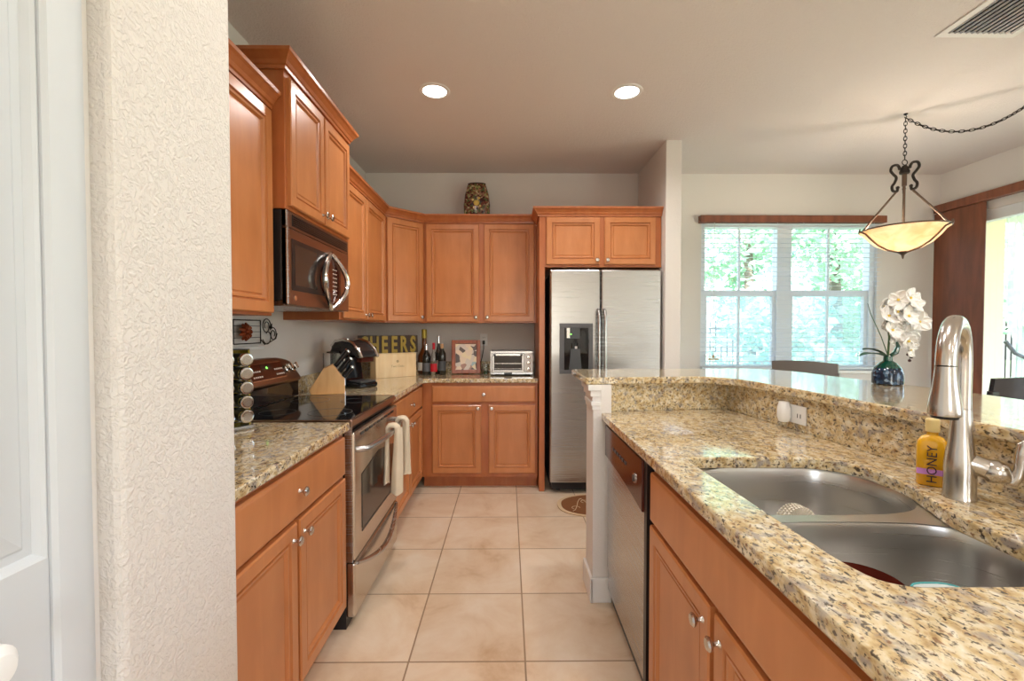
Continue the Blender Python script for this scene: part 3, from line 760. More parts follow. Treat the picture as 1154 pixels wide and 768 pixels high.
# ================================================================== SINK + FAUCET
t = thing('sink', 'stainless double-bowl undermount sink in the peninsula', 'sink', (.8, 1.1, ZS - .001))
FAR = smooth_loop([(.535, 1.30), (.54, 1.41), (.64, 1.42), (.86, 1.415), (.99, 1.405), (1.055, 1.30), (1.06, 1.20), (1.02, 1.10), (.94, 1.055), (.80, 1.048), (.62, 1.048), (.545, 1.055), (.535, 1.13)], 2)
NEAR = smooth_loop([(.545, .93), (.55, 1.008), (.65, 1.012), (.80, 1.012), (.96, 1.0), (1.03, .93), (1.03, .80), (.97, .70), (.88, .672), (.74, .670), (.62, .672), (.565, .71), (.555, .80)], 2)
off = lambda pts: [(a - .8, b - 1.1) for a, b in pts]
FO = smooth_loop([(.52, .63), (.50, 1.445), (1.095, 1.445), (1.095, .95), (1.09, .63)], 2)
def shrink(pts, k, cx, cy): return [(cx + (a - cx) * k, cy + (b - cy) * k) for a, b in pts]
flange = MB().prism(off(FO), -.003, 0, 'sink_steel', holes=[off(FAR)[::-1], off(NEAR)[::-1]]); flange.build('flange', t)
def bowl(pts, depth, name, dx, dy):
    pts = off(pts); cx = sum(p[0] for p in pts) / len(pts); cy = sum(p[1] for p in pts) / len(pts); n = len(pts)
    steps = [(1, -.003), (.985, -.012), (.972, -.06), (.955, -depth * .75), (.93, -depth * .92), (.86, -depth * .985), (.6, -depth), (.2, -depth - .003)]
    mb = MB(); rings = [[mb.bm.verts.new((a, b, z)) for a, b in shrink(pts, k, cx, cy)] for k, z in steps]
    fs = []
    for a, b in zip(rings, rings[1:]):
        for i in range(n): fs.append(mb.bm.faces.new([a[i], a[(i + 1) % n], b[(i + 1) % n], b[i]]))
    fs.append(mb.bm.faces.new(rings[-1])); mb._faces(fs, 'sink_steel', True)
    o = mb.build(name, t, sharp=60)
    MB().lathe([(0, .004), (.02, .002), (.036, .004), (.045, .006), (.045, .0), (0, 0)], 'chrome', (cx, cy, -depth - .003)).build('drain', o)
    return cx + .8, cy + 1.1
c1 = bowl(FAR, .215, 'bowl', 0, 0); c2 = bowl(NEAR, .18, 'bowl', 0, 0)
SB1 = ZS - .216; SB2 = ZS - .181

FB = Vector((1.072, 1.057, ZT)); sd_ = Vector((-.80, -.60, 0)); hd = Vector((.80, -.60, 0))
t = thing('faucet', 'brushed nickel gooseneck faucet behind the sink', 'faucet', FB)
MB().lathe([(0, 0), (.0315, 0), (.0315, .005), (.0300, .012), (.0295, .05), (.0300, .075), (.028, .10), (.0235, .13), (.0205, .165), (.0190, .20), (.0185, .213), (0, .213)], 'nickel', (0, 0, .0005), seg=32).build('body', t)
RA = .092; z0 = .324
pts = [Vector((0, 0, .2145 + (z0 - .2145) * i / 4)) for i in range(5)]
pts += [sd_ * (RA - RA * cos(R(a))) + Vector((0, 0, z0 + RA * sin(R(a)))) for a in range(12, 181, 12)]
MB().tube(pts, .0178, 'nickel', 20).build('spout', t, sharp=60)
tip = sd_ * (2 * RA)
hh = MB().lathe([(0, 0), (.0178, 0), (.0178, .004), (.0190, .02), (.0225, .05), (.027, .08), (.0285, .098), (.0275, .104), (.0, .104)], 'nickel', (tip.x, tip.y, z0 - .001), (0.0, 0, -1), 28).build('spray_head', t)
MB().lathe([(0, 0), (.024, 0), (.022, .006), (0, .006)], 'black_plastic', (tip.x, tip.y, z0 - .1052), (0, 0, -1), 28).build('nozzle', hh)
h0 = Vector((0, 0, .082))
MB().tube([h0 + hd * a + Vector((0, 0, z)) for a, z in ((.012, .006), (.03, .001), (.042, -.003))], [.025, .023, .0235], 'nickel', 20).build('valve_arm', t)
mb = MB().tube([h0 + hd * a + Vector((0, 0, z)) for a, z in ((.0425, -.003), (.052, -.006), (.066, -.012), (.076, -.020), (.084, -.027))], [.0225, .0275, .026, .017, .007], 'nickel', 20)
mb.tube([h0 + hd * a + Vector((0, 0, z)) for a, z in ((.076, -.028), (.086, -.028), (.094, -.014), (.097, .01), (.098, .035), (.103, .058), (.108, .066))], [.008, .011, .0105, .010, .0115, .013, .009], 'nickel', 14)
mb.build('lever', t)

# ---- soap bottle
bx, by = 1.093, 1.150
t = thing('soap_bottle', 'yellow honey hand-soap bottle behind the faucet', 'bottle', (bx, by, ZT + .0005), R(-40))
mb = MB()
def sq(w, d, z, n=28, p=4.0):
    out = []
    for k in range(n):
        a = 2 * pi * k / n; c, s_ = cos(a), sin(a); r = (abs(c) ** p + abs(s_) ** p) ** (-1 / p)
        out.append((w * c * r, d * s_ * r, z))
    return out
def loft(mb, rings, m, cap=True, smooth=True):
    R_ = [[mb.bm.verts.new(p) for p in r] for r in rings]; fs = []
    for a, b in zip(R_, R_[1:]):
        n = len(a)
        for i in range(n): fs.append(mb.bm.faces.new([a[i], a[(i + 1) % n], b[(i + 1) % n], b[i]]))
    if cap: fs.append(mb.bm.faces.new(R_[0][::-1])); fs.append(mb.bm.faces.new(R_[-1]))
    mb._faces(fs, m, smooth); return mb
loft(mb, [sq(.028, .018, 0), sq(.031, .021, .003), sq(.031, .021, .10), sq(.029, .020, .112), sq(.022, .017, .124, p=3), sq(.012, .012, .129, p=2), sq(.011, .011, .138, p=2)], 'soap_liquid')
b_ = mb.build('bottle', t, sharp=50)
MB().lathe([(0, .138), (.014, .138), (.0145, .15), (.0145, .168), (.012, .171), (0, .171)], 'soap_cap').build('cap', t)
MB().box(-.0305, .0305, -.0225, -.0212, .030, .044, 'label_purple').build('label', t)
text_mb('HONEY', .028, .0003, 'ink_dark', 'lettering', t, (.008, -.0228, .057), (R(90), R(-90), 0))

# ---- things in the sink
t = thing('dish_brush', 'white-bristled dish brush standing in the far sink bowl', 'brush', (.845, 1.31, SB1 + .004), R(12))
MB().tube([(0, 0, .004), (0, 0, .03), (0, 0, .065), (0, 0, .085)], [.012, .008, .008, .016], 'brush_white', 12).build('handle', t)
MB().lathe([(0, -.012), (.028, -.012), (.034, -.004), (.034, .006), (.028, .012), (0, .012)], 'clear_glass', (0, 0, 0.077), (0, -1, 0)).build('head', t)
mb = MB()
for lay in range(4):
    for k in range(19):
        a = pi * (k + .5 * (lay % 2)) / 19; y = -.012 + lay * .008
        mb.cyl((.030 * cos(a), y, 0.077 + .030 * sin(a)), (.058 * cos(a), y * 1.3, 0.077 + .055 * sin(a)), .0034, 'brush_white', seg=5)
mb.build('bristles', t)
mb = MB().lathe([(0, 0), (.038, 0), (.040, .006), (.056, .05), (.066, .11), (.070, .150), (.067, .152), (.062, .11), (.052, .05), (.035, .010), (0, .008)], 'bowl_red', seg=40)
o = mb.build('bowl', loc=(.655, .822, SB2 + .001)); tag(o, 'deep dark red ceramic bowl in the near sink bowl', 'bowl')
t = thing('dish', 'white rounded dish with teal rim in the near sink bowl', 'dish', (.785, .782, SB2 + .001))
loft(mb := MB(), [sq(.034, .03, .0, p=3), sq(.038, .034, .004, p=3), sq(.046, .044, .130, p=3), sq(.050, .048, .140, p=3), sq(.048, .046, .141, p=3), sq(.043, .040, .130, p=3), sq(.034, .03, .007, p=3)], 'dish_white')
mb.build('dish_body', t)
MB().tube([(p[0], p[1], .141) for p in sq(.0495, .0475, 0, 40, 3)], .002, 'dish_teal', 8, closed=True).build('rim', t)

# ---- outlet and freshener on the peninsula upstand
yo = 1.78; xo = bsx(yo) - .021; oa = math.atan2(.0744, 1)
t = thing('outlet_plate', 'white double outlet plate on the granite upstand near the plug-in freshener', 'outlet', (xo, yo, .985), R(-90) + oa)
MB().box(-.057, .057, -.006, 0, -.036, .036, 'white_plastic').build('plate', t, bevel=.002)
mb = MB().box(.012, .016, -.0068, -.0055, -.012, .004, 'dark_grey').box(.028, .032, -.0068, -.0055, -.012, .004, 'dark_grey'); mb.build('socket', t)
t = thing('air_freshener', 'white plug-in air freshener on the granite upstand outlet', 'air freshener', (xo - .0075, yo + .035, .985), R(-90) + oa)
loft(mb := MB(), [[(x, y - .022, z) for x, y, z in sq(.017, .016, -.035, p=3)], [(x, y - .022, z) for x, y, z in sq(.024, .021, -.018, p=3)], [(x, y - .022, z) for x, y, z in sq(.024, .021, .02, p=3)], [(x, y - .022, z) for x, y, z in sq(.018, .015, .045, p=3)]], 'white_plastic')
mb.build('housing', t)
MB().lathe([(0, -.052), (.014, -.052), (.016, -.045), (.016, -.036), (0, -.036)], 'clear_glass', (0, -.024, 0)).build('refill', t)

# ================================================================== COUNTER ITEMS
# ---- spice rack (left near counter)
t = thing('spice_rack', 'upright spice rack with silver-lidded jars on the near left counter', 'spice rack', (-1.115, 1.80, ZT + .0005), R(58))
MB().box(-.080, .080, -.05, .055, 0, .016, 'stainless').build('base', t, bevel=.004)
mb = MB().box(-.080, -.074, -.02, .05, .016, .318, 'gold_foil').box(.074, .080, -.02, .05, .016, .318, 'gold_foil').box(-.080, .080, .045, .052, .016, .318, 'gold_foil').box(-.080, .080, -.02, .052, .318, .322, 'black_plastic')
for k in range(5): mb.cyl((-.074, -.012, .0285 + k * .056), (.074, -.012, .0285 + k * .056), .003, 'chrome', seg=8)
mb.build('frame', t)
n_ = 0
j0 = None
for k in range(5):
    for sx_ in (-.036, .036):
        n_ += 1
        row = ['bottom', 'second', 'middle', 'fourth', 'top'][k]; side = 'left' if sx_ < 0 else 'right'
        a = R(58); lx, ly, lz = sx_, -.015, .058 + k * .056
        wx = -1.115 + lx * cos(a) - ly * sin(a); wy = 1.80 + lx * sin(a) + ly * cos(a)
        lab = 'silver-lidded spice jar, %s row of the spice rack, %s-hand one' % (row, side)
        if j0 is None:
            j0 = thing('spice_jar', lab, 'jar', (wx, wy, ZT + lz), a, 'spice jars in the rack')
            MB().lathe([(0, -.03), (.0235, -.03), (.024, .045), (0, .045)], 'black_plastic', (0, 0, 0), (0, -1, 0)).build('jar_body', j0)
            MB().lathe([(0, .0455), (.0255, .0455), (.0268, .05), (.0268, .062), (.0240, .066), (.017, .067), (0, .064)], 'chrome', (0, 0, 0), (0, -1, 0), mats=['chrome'] * 5 + ['knob_nickel']).build('lid', j0)
        else: copy_thing(j0, (wx, wy, ZT + lz), a, lab, 'spice jars in the rack')

# ---- wall art behind the range
t = thing('wall_decor', 'black wire wall decoration with copper flower, scrolls and white ledge', 'wall decoration', (XL + .012, 2.40, 1.24), R(90))
mb = MB()
for x in (-.20, .04): mb.tube([(x, -.01, .01), (x, -.01, .13)], .003, 'iron', 6)
for z in (.01, .04, .07, .10, .13): mb.tube([(-.20, -.01, z), (.04, -.01, z)], .0015 if .01 < z < .13 else .003, 'iron', 6)
for (cx, cz, r0, a0, tu) in ((.10, .10, .045, 0, 1.6), (.17, .055, .04, 140, -1.5), (.11, .045, .05, 200, .8)):
    mb.tube([(cx + r0 * (1 - .6 * k / 24) * cos(R(a0) + 2 * pi * tu * k / 24), -.01, cz + r0 * (1 - .6 * k / 24) * sin(R(a0) + 2 * pi * tu * k / 24)) for k in range(25)], .0028, 'iron', 6)
mb.tube([(.04, -.01, .03), (.08, -.01, .0), (.13, -.01, .01), (.20, -.01, .03), (.215, -.01, .06)], .0028, 'iron', 6)
for a in (20, 60, 100):
    mb.prism([(.13, .09), (.145, .10 + a * .0001), (.16, .095 + a * .0002), (.145, .085)], -.012, -.008, 'iron', 'y')
mb.build('scrollwork', t)
mb = MB()
for k in range(9):
    a = 2 * pi * k / 9
    mb.tube([(-.12 + .01 * cos(a), -.022, .07 + .01 * sin(a)), (-.12 + .032 * cos(a), -.028, .07 + .032 * sin(a)), (-.12 + .046 * cos(a), -.018, .07 + .046 * sin(a))], [.008, .013, .004], 'copper_petal', 8)
mb.sphere((-.12, -.03, .07), .014, 'copper_petal'); mb.build('flower', t)
MB().box(-.25, .04, -.03, .0, -.022, -.006, 'white_plastic').build('ledge', t, bevel=.003)

# ---- knife block
KBX, KBY = -1.12, 2.845
t = thing('knife_block', 'light wood knife block holding black-handled knives beside the cooktop', 'knife block', (KBX, KBY, ZT + .0005), R(20))
prof = [(-.105, .0), (.10, .0), (.10, .075), (.045, .145), (-.03, .205), (-.135, .03)]
# profile in x,z extruded along y
blk = MB().prism([(.09, 0), (.09, .085), (.02, .185), (-.035, .16), (-.115, .03), (-.105, 0)], -.05, .05, 'block_wood', 'y').build('block', t, bevel=.003)
dirk = Vector((.62, 0, .78)).normalized(); perp = Vector((-.78, 0, .62))
kk = 0
for r_, (cnt, ln) in enumerate(((3, .085), (3, .11), (3, .125))):
    for c_ in range(cnt):
        kk += 1
        yy = -.036 + c_ * (.072 / (cnt - 1))
        f = (.15, .5, .85)[r_]
        base = Vector((.09 + (.02 - .09) * f, yy, .085 + (.185 - .085) * f))
        e = base + dirk * ln
        lab = 'black-handled kitchen knife in the light wood block, %s row' % (['lower', 'middle', 'upper'][r_])
        kt = thing('kitchen_knife', lab, 'knife', Matrix.Rotation(R(20), 3, 'Z') @ (base + dirk * .001) + Vector((KBX, KBY, ZT)), R(20), 'knives in the block, %s row' % (['lower', 'middle', 'upper'][r_]))
        mb = MB().tube([dirk * .004, dirk * .02, dirk * (ln * .6), dirk * (ln - .004)], [.0105, .0118, .011, .0130], 'black_gloss', 10, flat=1.3, up=perp)
        mb.build('handle', kt)
        MB().tube([dirk * (ln - .0045), dirk * (ln + .004)], [.0132, .011], 'chrome', 10, flat=1.3, up=perp).build('end_cap', kt)

# ---- coffee maker
t = thing('coffee_maker', 'black single-serve coffee maker with silver curved lid on the left counter', 'coffee maker', (-1.10, 3.20, ZT + .0005), R(62))
# local: facing -y ; side profile in (y,z)
mb = MB().prism([(-.16, 0), (.13, 0), (.13, .25), (.10, .29), (.02, .29), (.0, .20), (-.02, .05), (-.16, .035)], -.085, .085, 'black_gloss', 'x')
mb.build('body', t, bevel=.012)
mb = MB().prism([(.12, .23), (.12, .28), (.08, .315), (.0, .325), (-.08, .305), (-.14, .255), (-.165, .215), (-.13, .205), (-.10, .225), (-.02, .225)], -.083, .083, 'black_plastic', 'x'); mb.build('brew_head', t, bevel=.012)
pts = [(.12, .286), (.08, .321), (.0, .331), (-.08, .311), (-.14, .261), (-.17, .212)]
mb = MB()
for sx_ in (-.075, .075): mb.tube([(sx_, y, z) for y, z in pts], .011, 'chrome', 8)
mb.build('lid_band', t)
MB().box(-.06, .06, -.15, -.10, .175, .215, 'brown_panel').build('pod_holder', t, bevel=.01)
MB().box(-.07, .07, -.155, -.03, .036, .05, 'dark_grey').build('drip_tray', t, bevel=.006)
mb = MB(); loft(mb, [[(x - .125, y + .05, z) for x, y, z in sq(.04, .07, zz, p=4)] for zz in (.02, .24)], 'clear_glass'); mb.cyl((-.125, .05, .0), (-.125, .05, .02), .04, 'black_plastic').cyl((-.125, .05, .24), (-.125, .05, .25), .04, 'black_plastic')
mb.build('water_tank', t)
MB().cyl((0, .05, .322), (0, .05, .338), .018, 'chrome').build('lid_button', t)
MB().tube([(-.088, -.02, .02), (-.088, -.02, .20), (-.088, .02, .235)], .008, 'chrome', 10).build('side_trim', t)

# ---- wine crate + sign
ca = math.atan2(.22, .28)
t = thing('wine_crate', 'pale pine wine crate standing diagonally in the counter corner', 'crate', (-1.08, 3.70, ZT + .0005), ca)
mb = MB().box(0, .36, 0, .010, 0, .195, 'pine').box(0, .36, .11, .12, 0, .195, 'pine').box(0, .010, .01, .11, 0, .195, 'pine').box(.35, .36, .01, .11, 0, .195, 'pine').box(.01, .35, .01, .11, 0, .01, 'pine')
mb.build('box', t, bevel=.0015)
MB().box(.0, .36, .0, .12, .196, .203, 'pine').build('lid', t, bevel=.001)
text_mb('Two Oaks', .028, .0003, 'ink_grey', 'printing', t, (.19, -.0006, .085), (R(90), 0, 0))
MB().lathe([(0, 0), (.012, 0), (.012, .0006), (0, .0006)], 'ink_grey', (.19, -.0002, .135), (0, -1, 0), 8).build('print_mark', t)
t = thing('cheers_sign', 'dark wooden sign with gold letters standing on the pine crate', 'sign', (-1.194, 3.643, ZT + .204), ca)
MB().box(0, .53, .03, .042, .0, .150, 'sign_dark').build('board', t, bevel=.001)
for i, ch in enumerate('CHEERS'):
    text_mb(ch, .190, .004, 'sign_gold', 'letter', t, (.048 + i * .0865, .0255, .007), (R(90), 0, 0), sx=.60 if ch != 'C' else .52, bold=.006)

# ---- bottles
def bottle(name, label, loc, prof, mats, h=1.0, extra=None):
    t = thing(name, label, 'bottle', loc)
    MB().lathe(prof, mats[0]).build('glass', t)
    return t
def wine(name, label, x, y, r, H, glassm, foil, labm, capm='cork', shoulder=.55, group=None):
    t = thing(name, label, 'bottle', (x, y, ZT + .0005))
    sh_ = H * shoulder
    MB().lathe([(0, 0), (r * .93, 0), (r, .006), (r, sh_), (r * .93, sh_ + H * .07), (r * .6, sh_ + H * .16), (r * .38, sh_ + H * .24), (r * .34, H * .93), (0, H * .93)], glassm).build('glass', t)
    MB().lathe([(0, H * .925), (r * .35, H * .80), (r * .40, H * .80), (r * .40, H * .98), (r * .36, H), (0, H)][1:], foil).build('capsule', t)
    MB().lathe([(r * 1.0, sh_ * .22), (r * 1.02, sh_ * .22), (r * 1.02, sh_ * .72), (r * 1.0, sh_ * .72)], labm, seg=20, ang=pi * .9).build('label', t, rot=(0, 0, R(-170)))
    return t
wine('wine_bottle', 'large amber wine bottle with pale label, leftmost of the counter bottles', -.762, 4.12, .060, .405, 'amber_glass', 'gold_foil', 'label_white', shoulder=.36)
wine('wine_bottle', 'dark wine bottle with silver neck in front of the amber bottle', -.722, 4.00, .034, .275, 'dark_bottle', 'chrome', 'panel_grey', shoulder=.55)
wine('juice_bottle', 'small red-labelled bottle with orange top between dark bottles', -.655, 3.99, .030, .285, 'clear_glass', 'copper_foil', 'label_red', shoulder=.50).children[0].data.materials[0] = MATS['label_red']
wine('wine_bottle', 'slim dark bottle with tall silver stopper behind the others', -.632, 4.13, .033, .345, 'dark_bottle', 'chrome', 'label_white', shoulder=.5)
wine('olive_oil_bottle', 'dark square-shouldered bottle with cork stopper, rightmost of the bottles', -.588, 4.03, .036, .275, 'dark_bottle', 'cork', 'dark_grey', shoulder=.62)

# ---- photo frame
t = thing('photo_frame', 'brown wooden photo frame standing beside the wall outlet', 'photo frame', (-.38, 4.09, ZT + .0005), R(4))
fw, fh = .26, .305
T_ = Matrix
mb = MB()
for x0, x1, z0_, z1_ in ((-fw / 2, -fw / 2 + .035, 0, fh), (fw / 2 - .035, fw / 2, 0, fh), (-fw / 2 + .035, fw / 2 - .035, 0, .035), (-fw / 2 + .035, fw / 2 - .035, fh - .035, fh)):
    mb.box(x0, x1, -.02, 0, z0_, z1_, 'frame_wood')
mb.build('frame', t, bevel=.004, rot=(R(-8), 0, 0), loc=(0, .003, .003))
MB().box(-fw / 2 + .033, fw / 2 - .033, -.010, -.006, .033, fh - .033, 'photo_print').build('picture', t, rot=(R(-8), 0, 0), loc=(0, .003, .003))
MB().box(-.03, .03, .0, .006, .0, .22, 'frame_wood').build('easel_leg', t, rot=(R(14), 0, 0), loc=(0, .085, .003))
# ---- outlet on back wall and cord
t = thing('outlet_plate', 'white wall outlet above the photo frame and toaster oven', 'outlet', (-.232, YB, 1.225))
MB().box(-.036, .036, -.006, 0, -.057, .057, 'white_plastic').build('plate', t, bevel=.002)
mb = MB()
for z in (-.022, .022):
    for x in (-.008, .008): mb.box(x - .0015, x + .0015, -.0068, -.0055, z - .006, z + .006, 'dark_grey')
mb.build('socket', t)
t = thing('power_cord', 'black power cord hanging from the wall outlet behind the photo frame', 'cord', (-.232, YB - .007, 1.2))
MB().box(-.012, .012, -.022, 0, -.018, .018, 'black_plastic').build('plug', t, bevel=.004)
MB().tube([(0, -.018, -.01), (0, -.028, -.06), (-.015, -.03, -.14), (-.03, -.04, -.20), (-.02, -.05, -.262), (.05, -.06, -.2745), (.13, -.06, -.2745)], .004, 'black_plastic', 8).build('cable', t)
# ---- small glass jar
t = thing('glass_jar', 'small clear glass jar with dark filling left of the toaster oven', 'jar', (-.20, 3.985, ZT + .0005))
MB().lathe([(0, 0), (.028, 0), (.03, .005), (.03, .095), (.028, .1), (.026, .1), (.028, .09), (.027, .008), (0, .006)], 'clear_glass').build('jar_body', t)
MB().lathe([(0, .007), (.018, .007), (.022, .02), (.015, .035), (0, .04)], 'stem_green').build('filling', t)
# ---- toaster oven
t = thing('toaster_oven', 'white and steel toaster oven at the right end of the back counter', 'toaster oven', (-.155, 3.93, ZT + .0005))
mb = MB().box(0, .37, .012, .28, .012, .215, 'black_plastic')
for x in (.02, .33):
    for y in (.03, .25): mb.box(x, x + .02, y, y + .02, 0, .012, 'black_plastic')
mb.build('body', t, bevel=.006)
mb = MB().box(0, .37, 0, .012, .012, .03, 'stainless').box(0, .37, 0, .012, .195, .215, 'stainless').box(0, .015, 0, .012, .03, .195, 'stainless').box(.295, .37, 0, .012, .03, .195, 'white_plastic').box(.12, .19, -.003, 0, .013, .026, 'dark_grey')
mb.build('front_frame', t, bevel=.002)
dd = MB().box(.016, .294, -.008, .0, .031, .05, 'stainless').box(.016, .294, -.008, 0, .175, .194, 'stainless').box(.016, .035, -.008, 0, .05, .175, 'stainless').box(.275, .294, -.008, 0, .05, .175, 'stainless').build('door', t, bevel=.002)
MB().box(.035, .275, -.005, -.003, .05, .175, 'oven_glass').build('door_glass', dd)
mb = MB()
for i in range(24): mb.box(.04 + i * .0097, .0412 + i * .0097, -.0058, -.005, .100, .106, 'chrome')
mb.box(.037, .273, -.006, -.005, .106, .109, 'chrome').box(.037, .273, -.006, -.005, .06, .062, 'chrome'); mb.build('rack', dd)
MB().tube([(.03, -.008, .184), (.03, -.03, .184), (.28, -.03, .184), (.28, -.008, .184)], .006, 'black_plastic', 8).box(.05, .26, -.038, -.026, .178, .190, 'chrome').build('handle', dd)
for z in (.06, .11, .16):
    MB().lathe([(0, 0), (.017, 0), (.017, .004), (.013, .008), (.012, .018), (0, .019)], 'chrome', (0, 0, 0), (0, -1, 0)).box(-.002, .002, -.022, -.018, -.01, .01, 'dark_grey').build('knob', t, (.333, -.0005, z))

# ---- mosaic vase above cabinets
t = thing('mosaic_vase', 'brown mosaic oval vase standing on top of the back cabinets', 'vase', (-.285, 4.17, UT + .0005))
prof = [(0, 0), (.098, 0), (.105, .01), (.118, .10), (.120, .20), (.108, .29), (.085, .37), (.076, .385), (.070, .385), (0, .38)]
MB().lathe(prof, 'mosaic', sx=1, sy=.5, seg=36).build('vase_body', t)
MB().tube([(.078 * cos(2 * pi * k / 32), .039 * sin(2 * pi * k / 32), .385) for k in range(32)], .005, 'mosaic_rim', 8, closed=True).build('rim', t)
mb = MB().lathe([(0, 0), (.028, 0), (.022, .008), (0, .012)], 'amber_gem', (0, -.058, .20), (0, -1, 0), 8)
mb.build('medallion', t)
mb = MB()
for k in range(8):
    a = 2 * pi * k / 8 + .2
    mb.cyl((.04 * cos(a), -.0575, .20 + .05 * sin(a)), (.04 * cos(a), -.0635, .20 + .05 * sin(a)), .011, 'amber_gem' if k % 2 else 'mosaic_rim', seg=8)
mb.build('petals', t)

# ---- towels on oven handle
def towel(label, yc, lens, seed):
    rnd = random.Random(seed)
    t = thing('hand_towel', label, 'towel', (RX + .098, yc, .80), 0, )
    mb = MB()
    # one strip of cloth: goes up in front, over the handle, down behind
    def tail(x, ln, w_top, w_bot, dy, ph, tk):
        def fn(u, v):
            a = 2 * pi * u; z = .012 - ln * v
            w_ = w_top + (w_bot - w_top) * (v ** 1.3) + .003 * sin(9 * v + ph)
            th = tk * (1 + .45 * v)
            fold = 1 + .28 * sin(3 * a + ph + 2 * v) + .14 * sin(5 * a + ph * 2)
            return (x + th * cos(a) * fold - .006 * v, dy * v + w_ * sin(a) * (.88 + .12 * fold), z + .007 * v * sin(2 * a + ph))
        mb.grid(fn, 32, 18, 'linen', closeu=True)
    tail(.026, lens[0], .024, .046, .010, seed, .017)
    tail(-.026, lens[1], .022, .034, -.014, seed + 2, .009)
    mb.tube([(.026, 0, .0), (.024, 0, .010), (.014, 0, .020), (-.001, 0, .022), (-.016, 0, .020), (-.024, 0, .010), (-.026, 0, .0)], [.026, .027, .028, .028, .027, .026, .024], 'linen', 14, flat=.5, up=(0, 0, 1))
    mb.build('cloth', t, sharp=80)
    return t
towel('long cream hand towel on the oven handle, nearer of the two', 2.36, (.345, .29), 1)
towel('cream hand towel on the oven handle, nearer the corner', 2.56, (.31, .26), 4)

# ---- mat
t = thing('floor_mat', 'brown vine-patterned mat with cream border in front of the refrigerator', 'mat', (.84, 3.36, .0005))
def oval(a, b, n=48, p=2.6): return [(x, y) for x, y, _ in sq(a, b, 0, n, p)]
MB().prism(oval(.47, .235), 0, .006, 'rug_border').build('border', t)
MB().prism(oval(.44, .210), .006, .0085, 'rug_brown').build('field', t)
mb = MB()
for k in range(9):
    x0 = -.34 + k * .085; s_ = 1 if k % 2 else -1
    mb.tube([(x0 - .03 + .02 * i, s_ * (.12 - .05 * i + .03 * sin(i * 1.3)), .0088) for i in range(6)], .0022, 'rug_vine', 6, flat=.4, up=(0, 0, 1))
    mb.tube([(x0 + .03 * cos(a * .7), s_ * .06 + .03 * sin(a * .7), .0088) for a in range(7)], .002, 'rug_vine', 6, flat=.4, up=(0, 0, 1))
mb.build('vine_pattern', t)

# ---- orchid
OX, OY = 1.60, 1.89
t = thing('orchid', 'white orchid in a dark blue-green vase on the bar top', 'orchid', (OX, OY, 1.0905))
v_ = MB().lathe([(0, 0), (.048, 0), (.054, .005), (.054, .045), (.046, .07), (.027, .092), (.016, .10), (.015, .118), (.012, .118), (0, .115)], 'vase_glass', mats=['vase_glass'] * 4 + ['vase_green'] * 5).build('vase', t)
MB().tube([(.0, 0, .12), (.004, 0, .20), (-.01, 0, .30), (.0, -.0, .33), (.03, 0, .36), (.065, 0, .35), (.085, .0, .31), (.09, 0, .26)], [.004, .004, .0035, .003, .003, .0025, .002, .0015], 'stem_green', 8).build('stem', t)
MB().tube([(.0, 0, .12), (-.03, 0, .2), (-.07, .01, .30), (-.09, 0, .34)], [.002, .0018, .0014, .001], 'stem_green', 6).build('stem', t)
MB().tube([(.01, 0, .12), (.025, -.01, .135), (.032, -.012, .16), (.026, -.012, .18)], [.008, .010, .008, .003], 'vase_green', 8).build('leaf', t)
for (a, ln, dr) in ((185, .13, -.005), (160, .09, .02)):
    mb = MB(); dx, dy = cos(R(a)), sin(R(a))
    def fn(u, v, dx=dx, dy=dy, ln=ln, dr=dr):
        wv = .028 * sin(pi * min(1, v * .93 + .05)) * (u - .5) * 2
        return (dx * ln * v - dy * wv, dy * ln * v + dx * wv, .118 + .02 * sin(pi * v * .8) + dr * v - .006 * (1 - abs(2 * u - 1)))
    mb.grid(fn, 6, 10, 'leaf_green'); mb.build('leaf', t)
rnd = random.Random(5)
fl = [(-.035, .345), (.0, .375), (.04, .38), (.02, .34), (.075, .36), (-.035, .30), (.035, .30), (.08, .315), (.0, .265), (.06, .26), (.10, .275), (-.02, .235), (.035, .22), (.09, .225), (.06, .19), (.10, .18), (-.005, .32), (.055, .335), (.02, .195), (.075, .15), (.105, .32)]
for (fx, fz) in fl:
    mb = MB(); fr_ = .034 * (1 if fz > .19 else .75)
    tilt = Euler((rnd.uniform(-.5, .5), rnd.uniform(-.4, .4), rnd.uniform(-.9, .6))).to_matrix()
    for k in range(5):
        a0 = 2 * pi * k / 5 + rnd.uniform(0, .3); big = 1.15 if k in (1, 4) else 1
        def fn(u, v, a0=a0, big=big):
            wv = (u - .5) * 2 * .62 * sin(pi * (v * .92 + .04)) ** .7 * fr_ * big
            r = fr_ * big * v * 1.1
            p = Vector((r * cos(a0) - wv * sin(a0), -.012 * v * v * 1.3 + .004 * sin(4 * u * pi) - .004 * k / 5, r * sin(a0) + wv * cos(a0)))
            return tilt @ p
        mb.grid(fn, 6, 6, 'petal')
    mb.sphere(tilt @ Vector((0, -.006, 0)), .0055, 'flower_centre', seg=8)
    mb.build('blossom', t, (fx * .85 + .02, rnd.uniform(-.035, .02), fz * .92 + .01))
for bx_, bz_ in ((.085, .125), (.10, .115), (.092, .10)): MB().sphere((0, 0, 0), .006, 'ink_dark', seg=10).build('bud', t, (bx_, 0, bz_))
MB().tube([(.09, 0, .26), (.095, 0, .18), (.092, 0, .10)], .0012, 'stem_green', 6).build('stem', t)

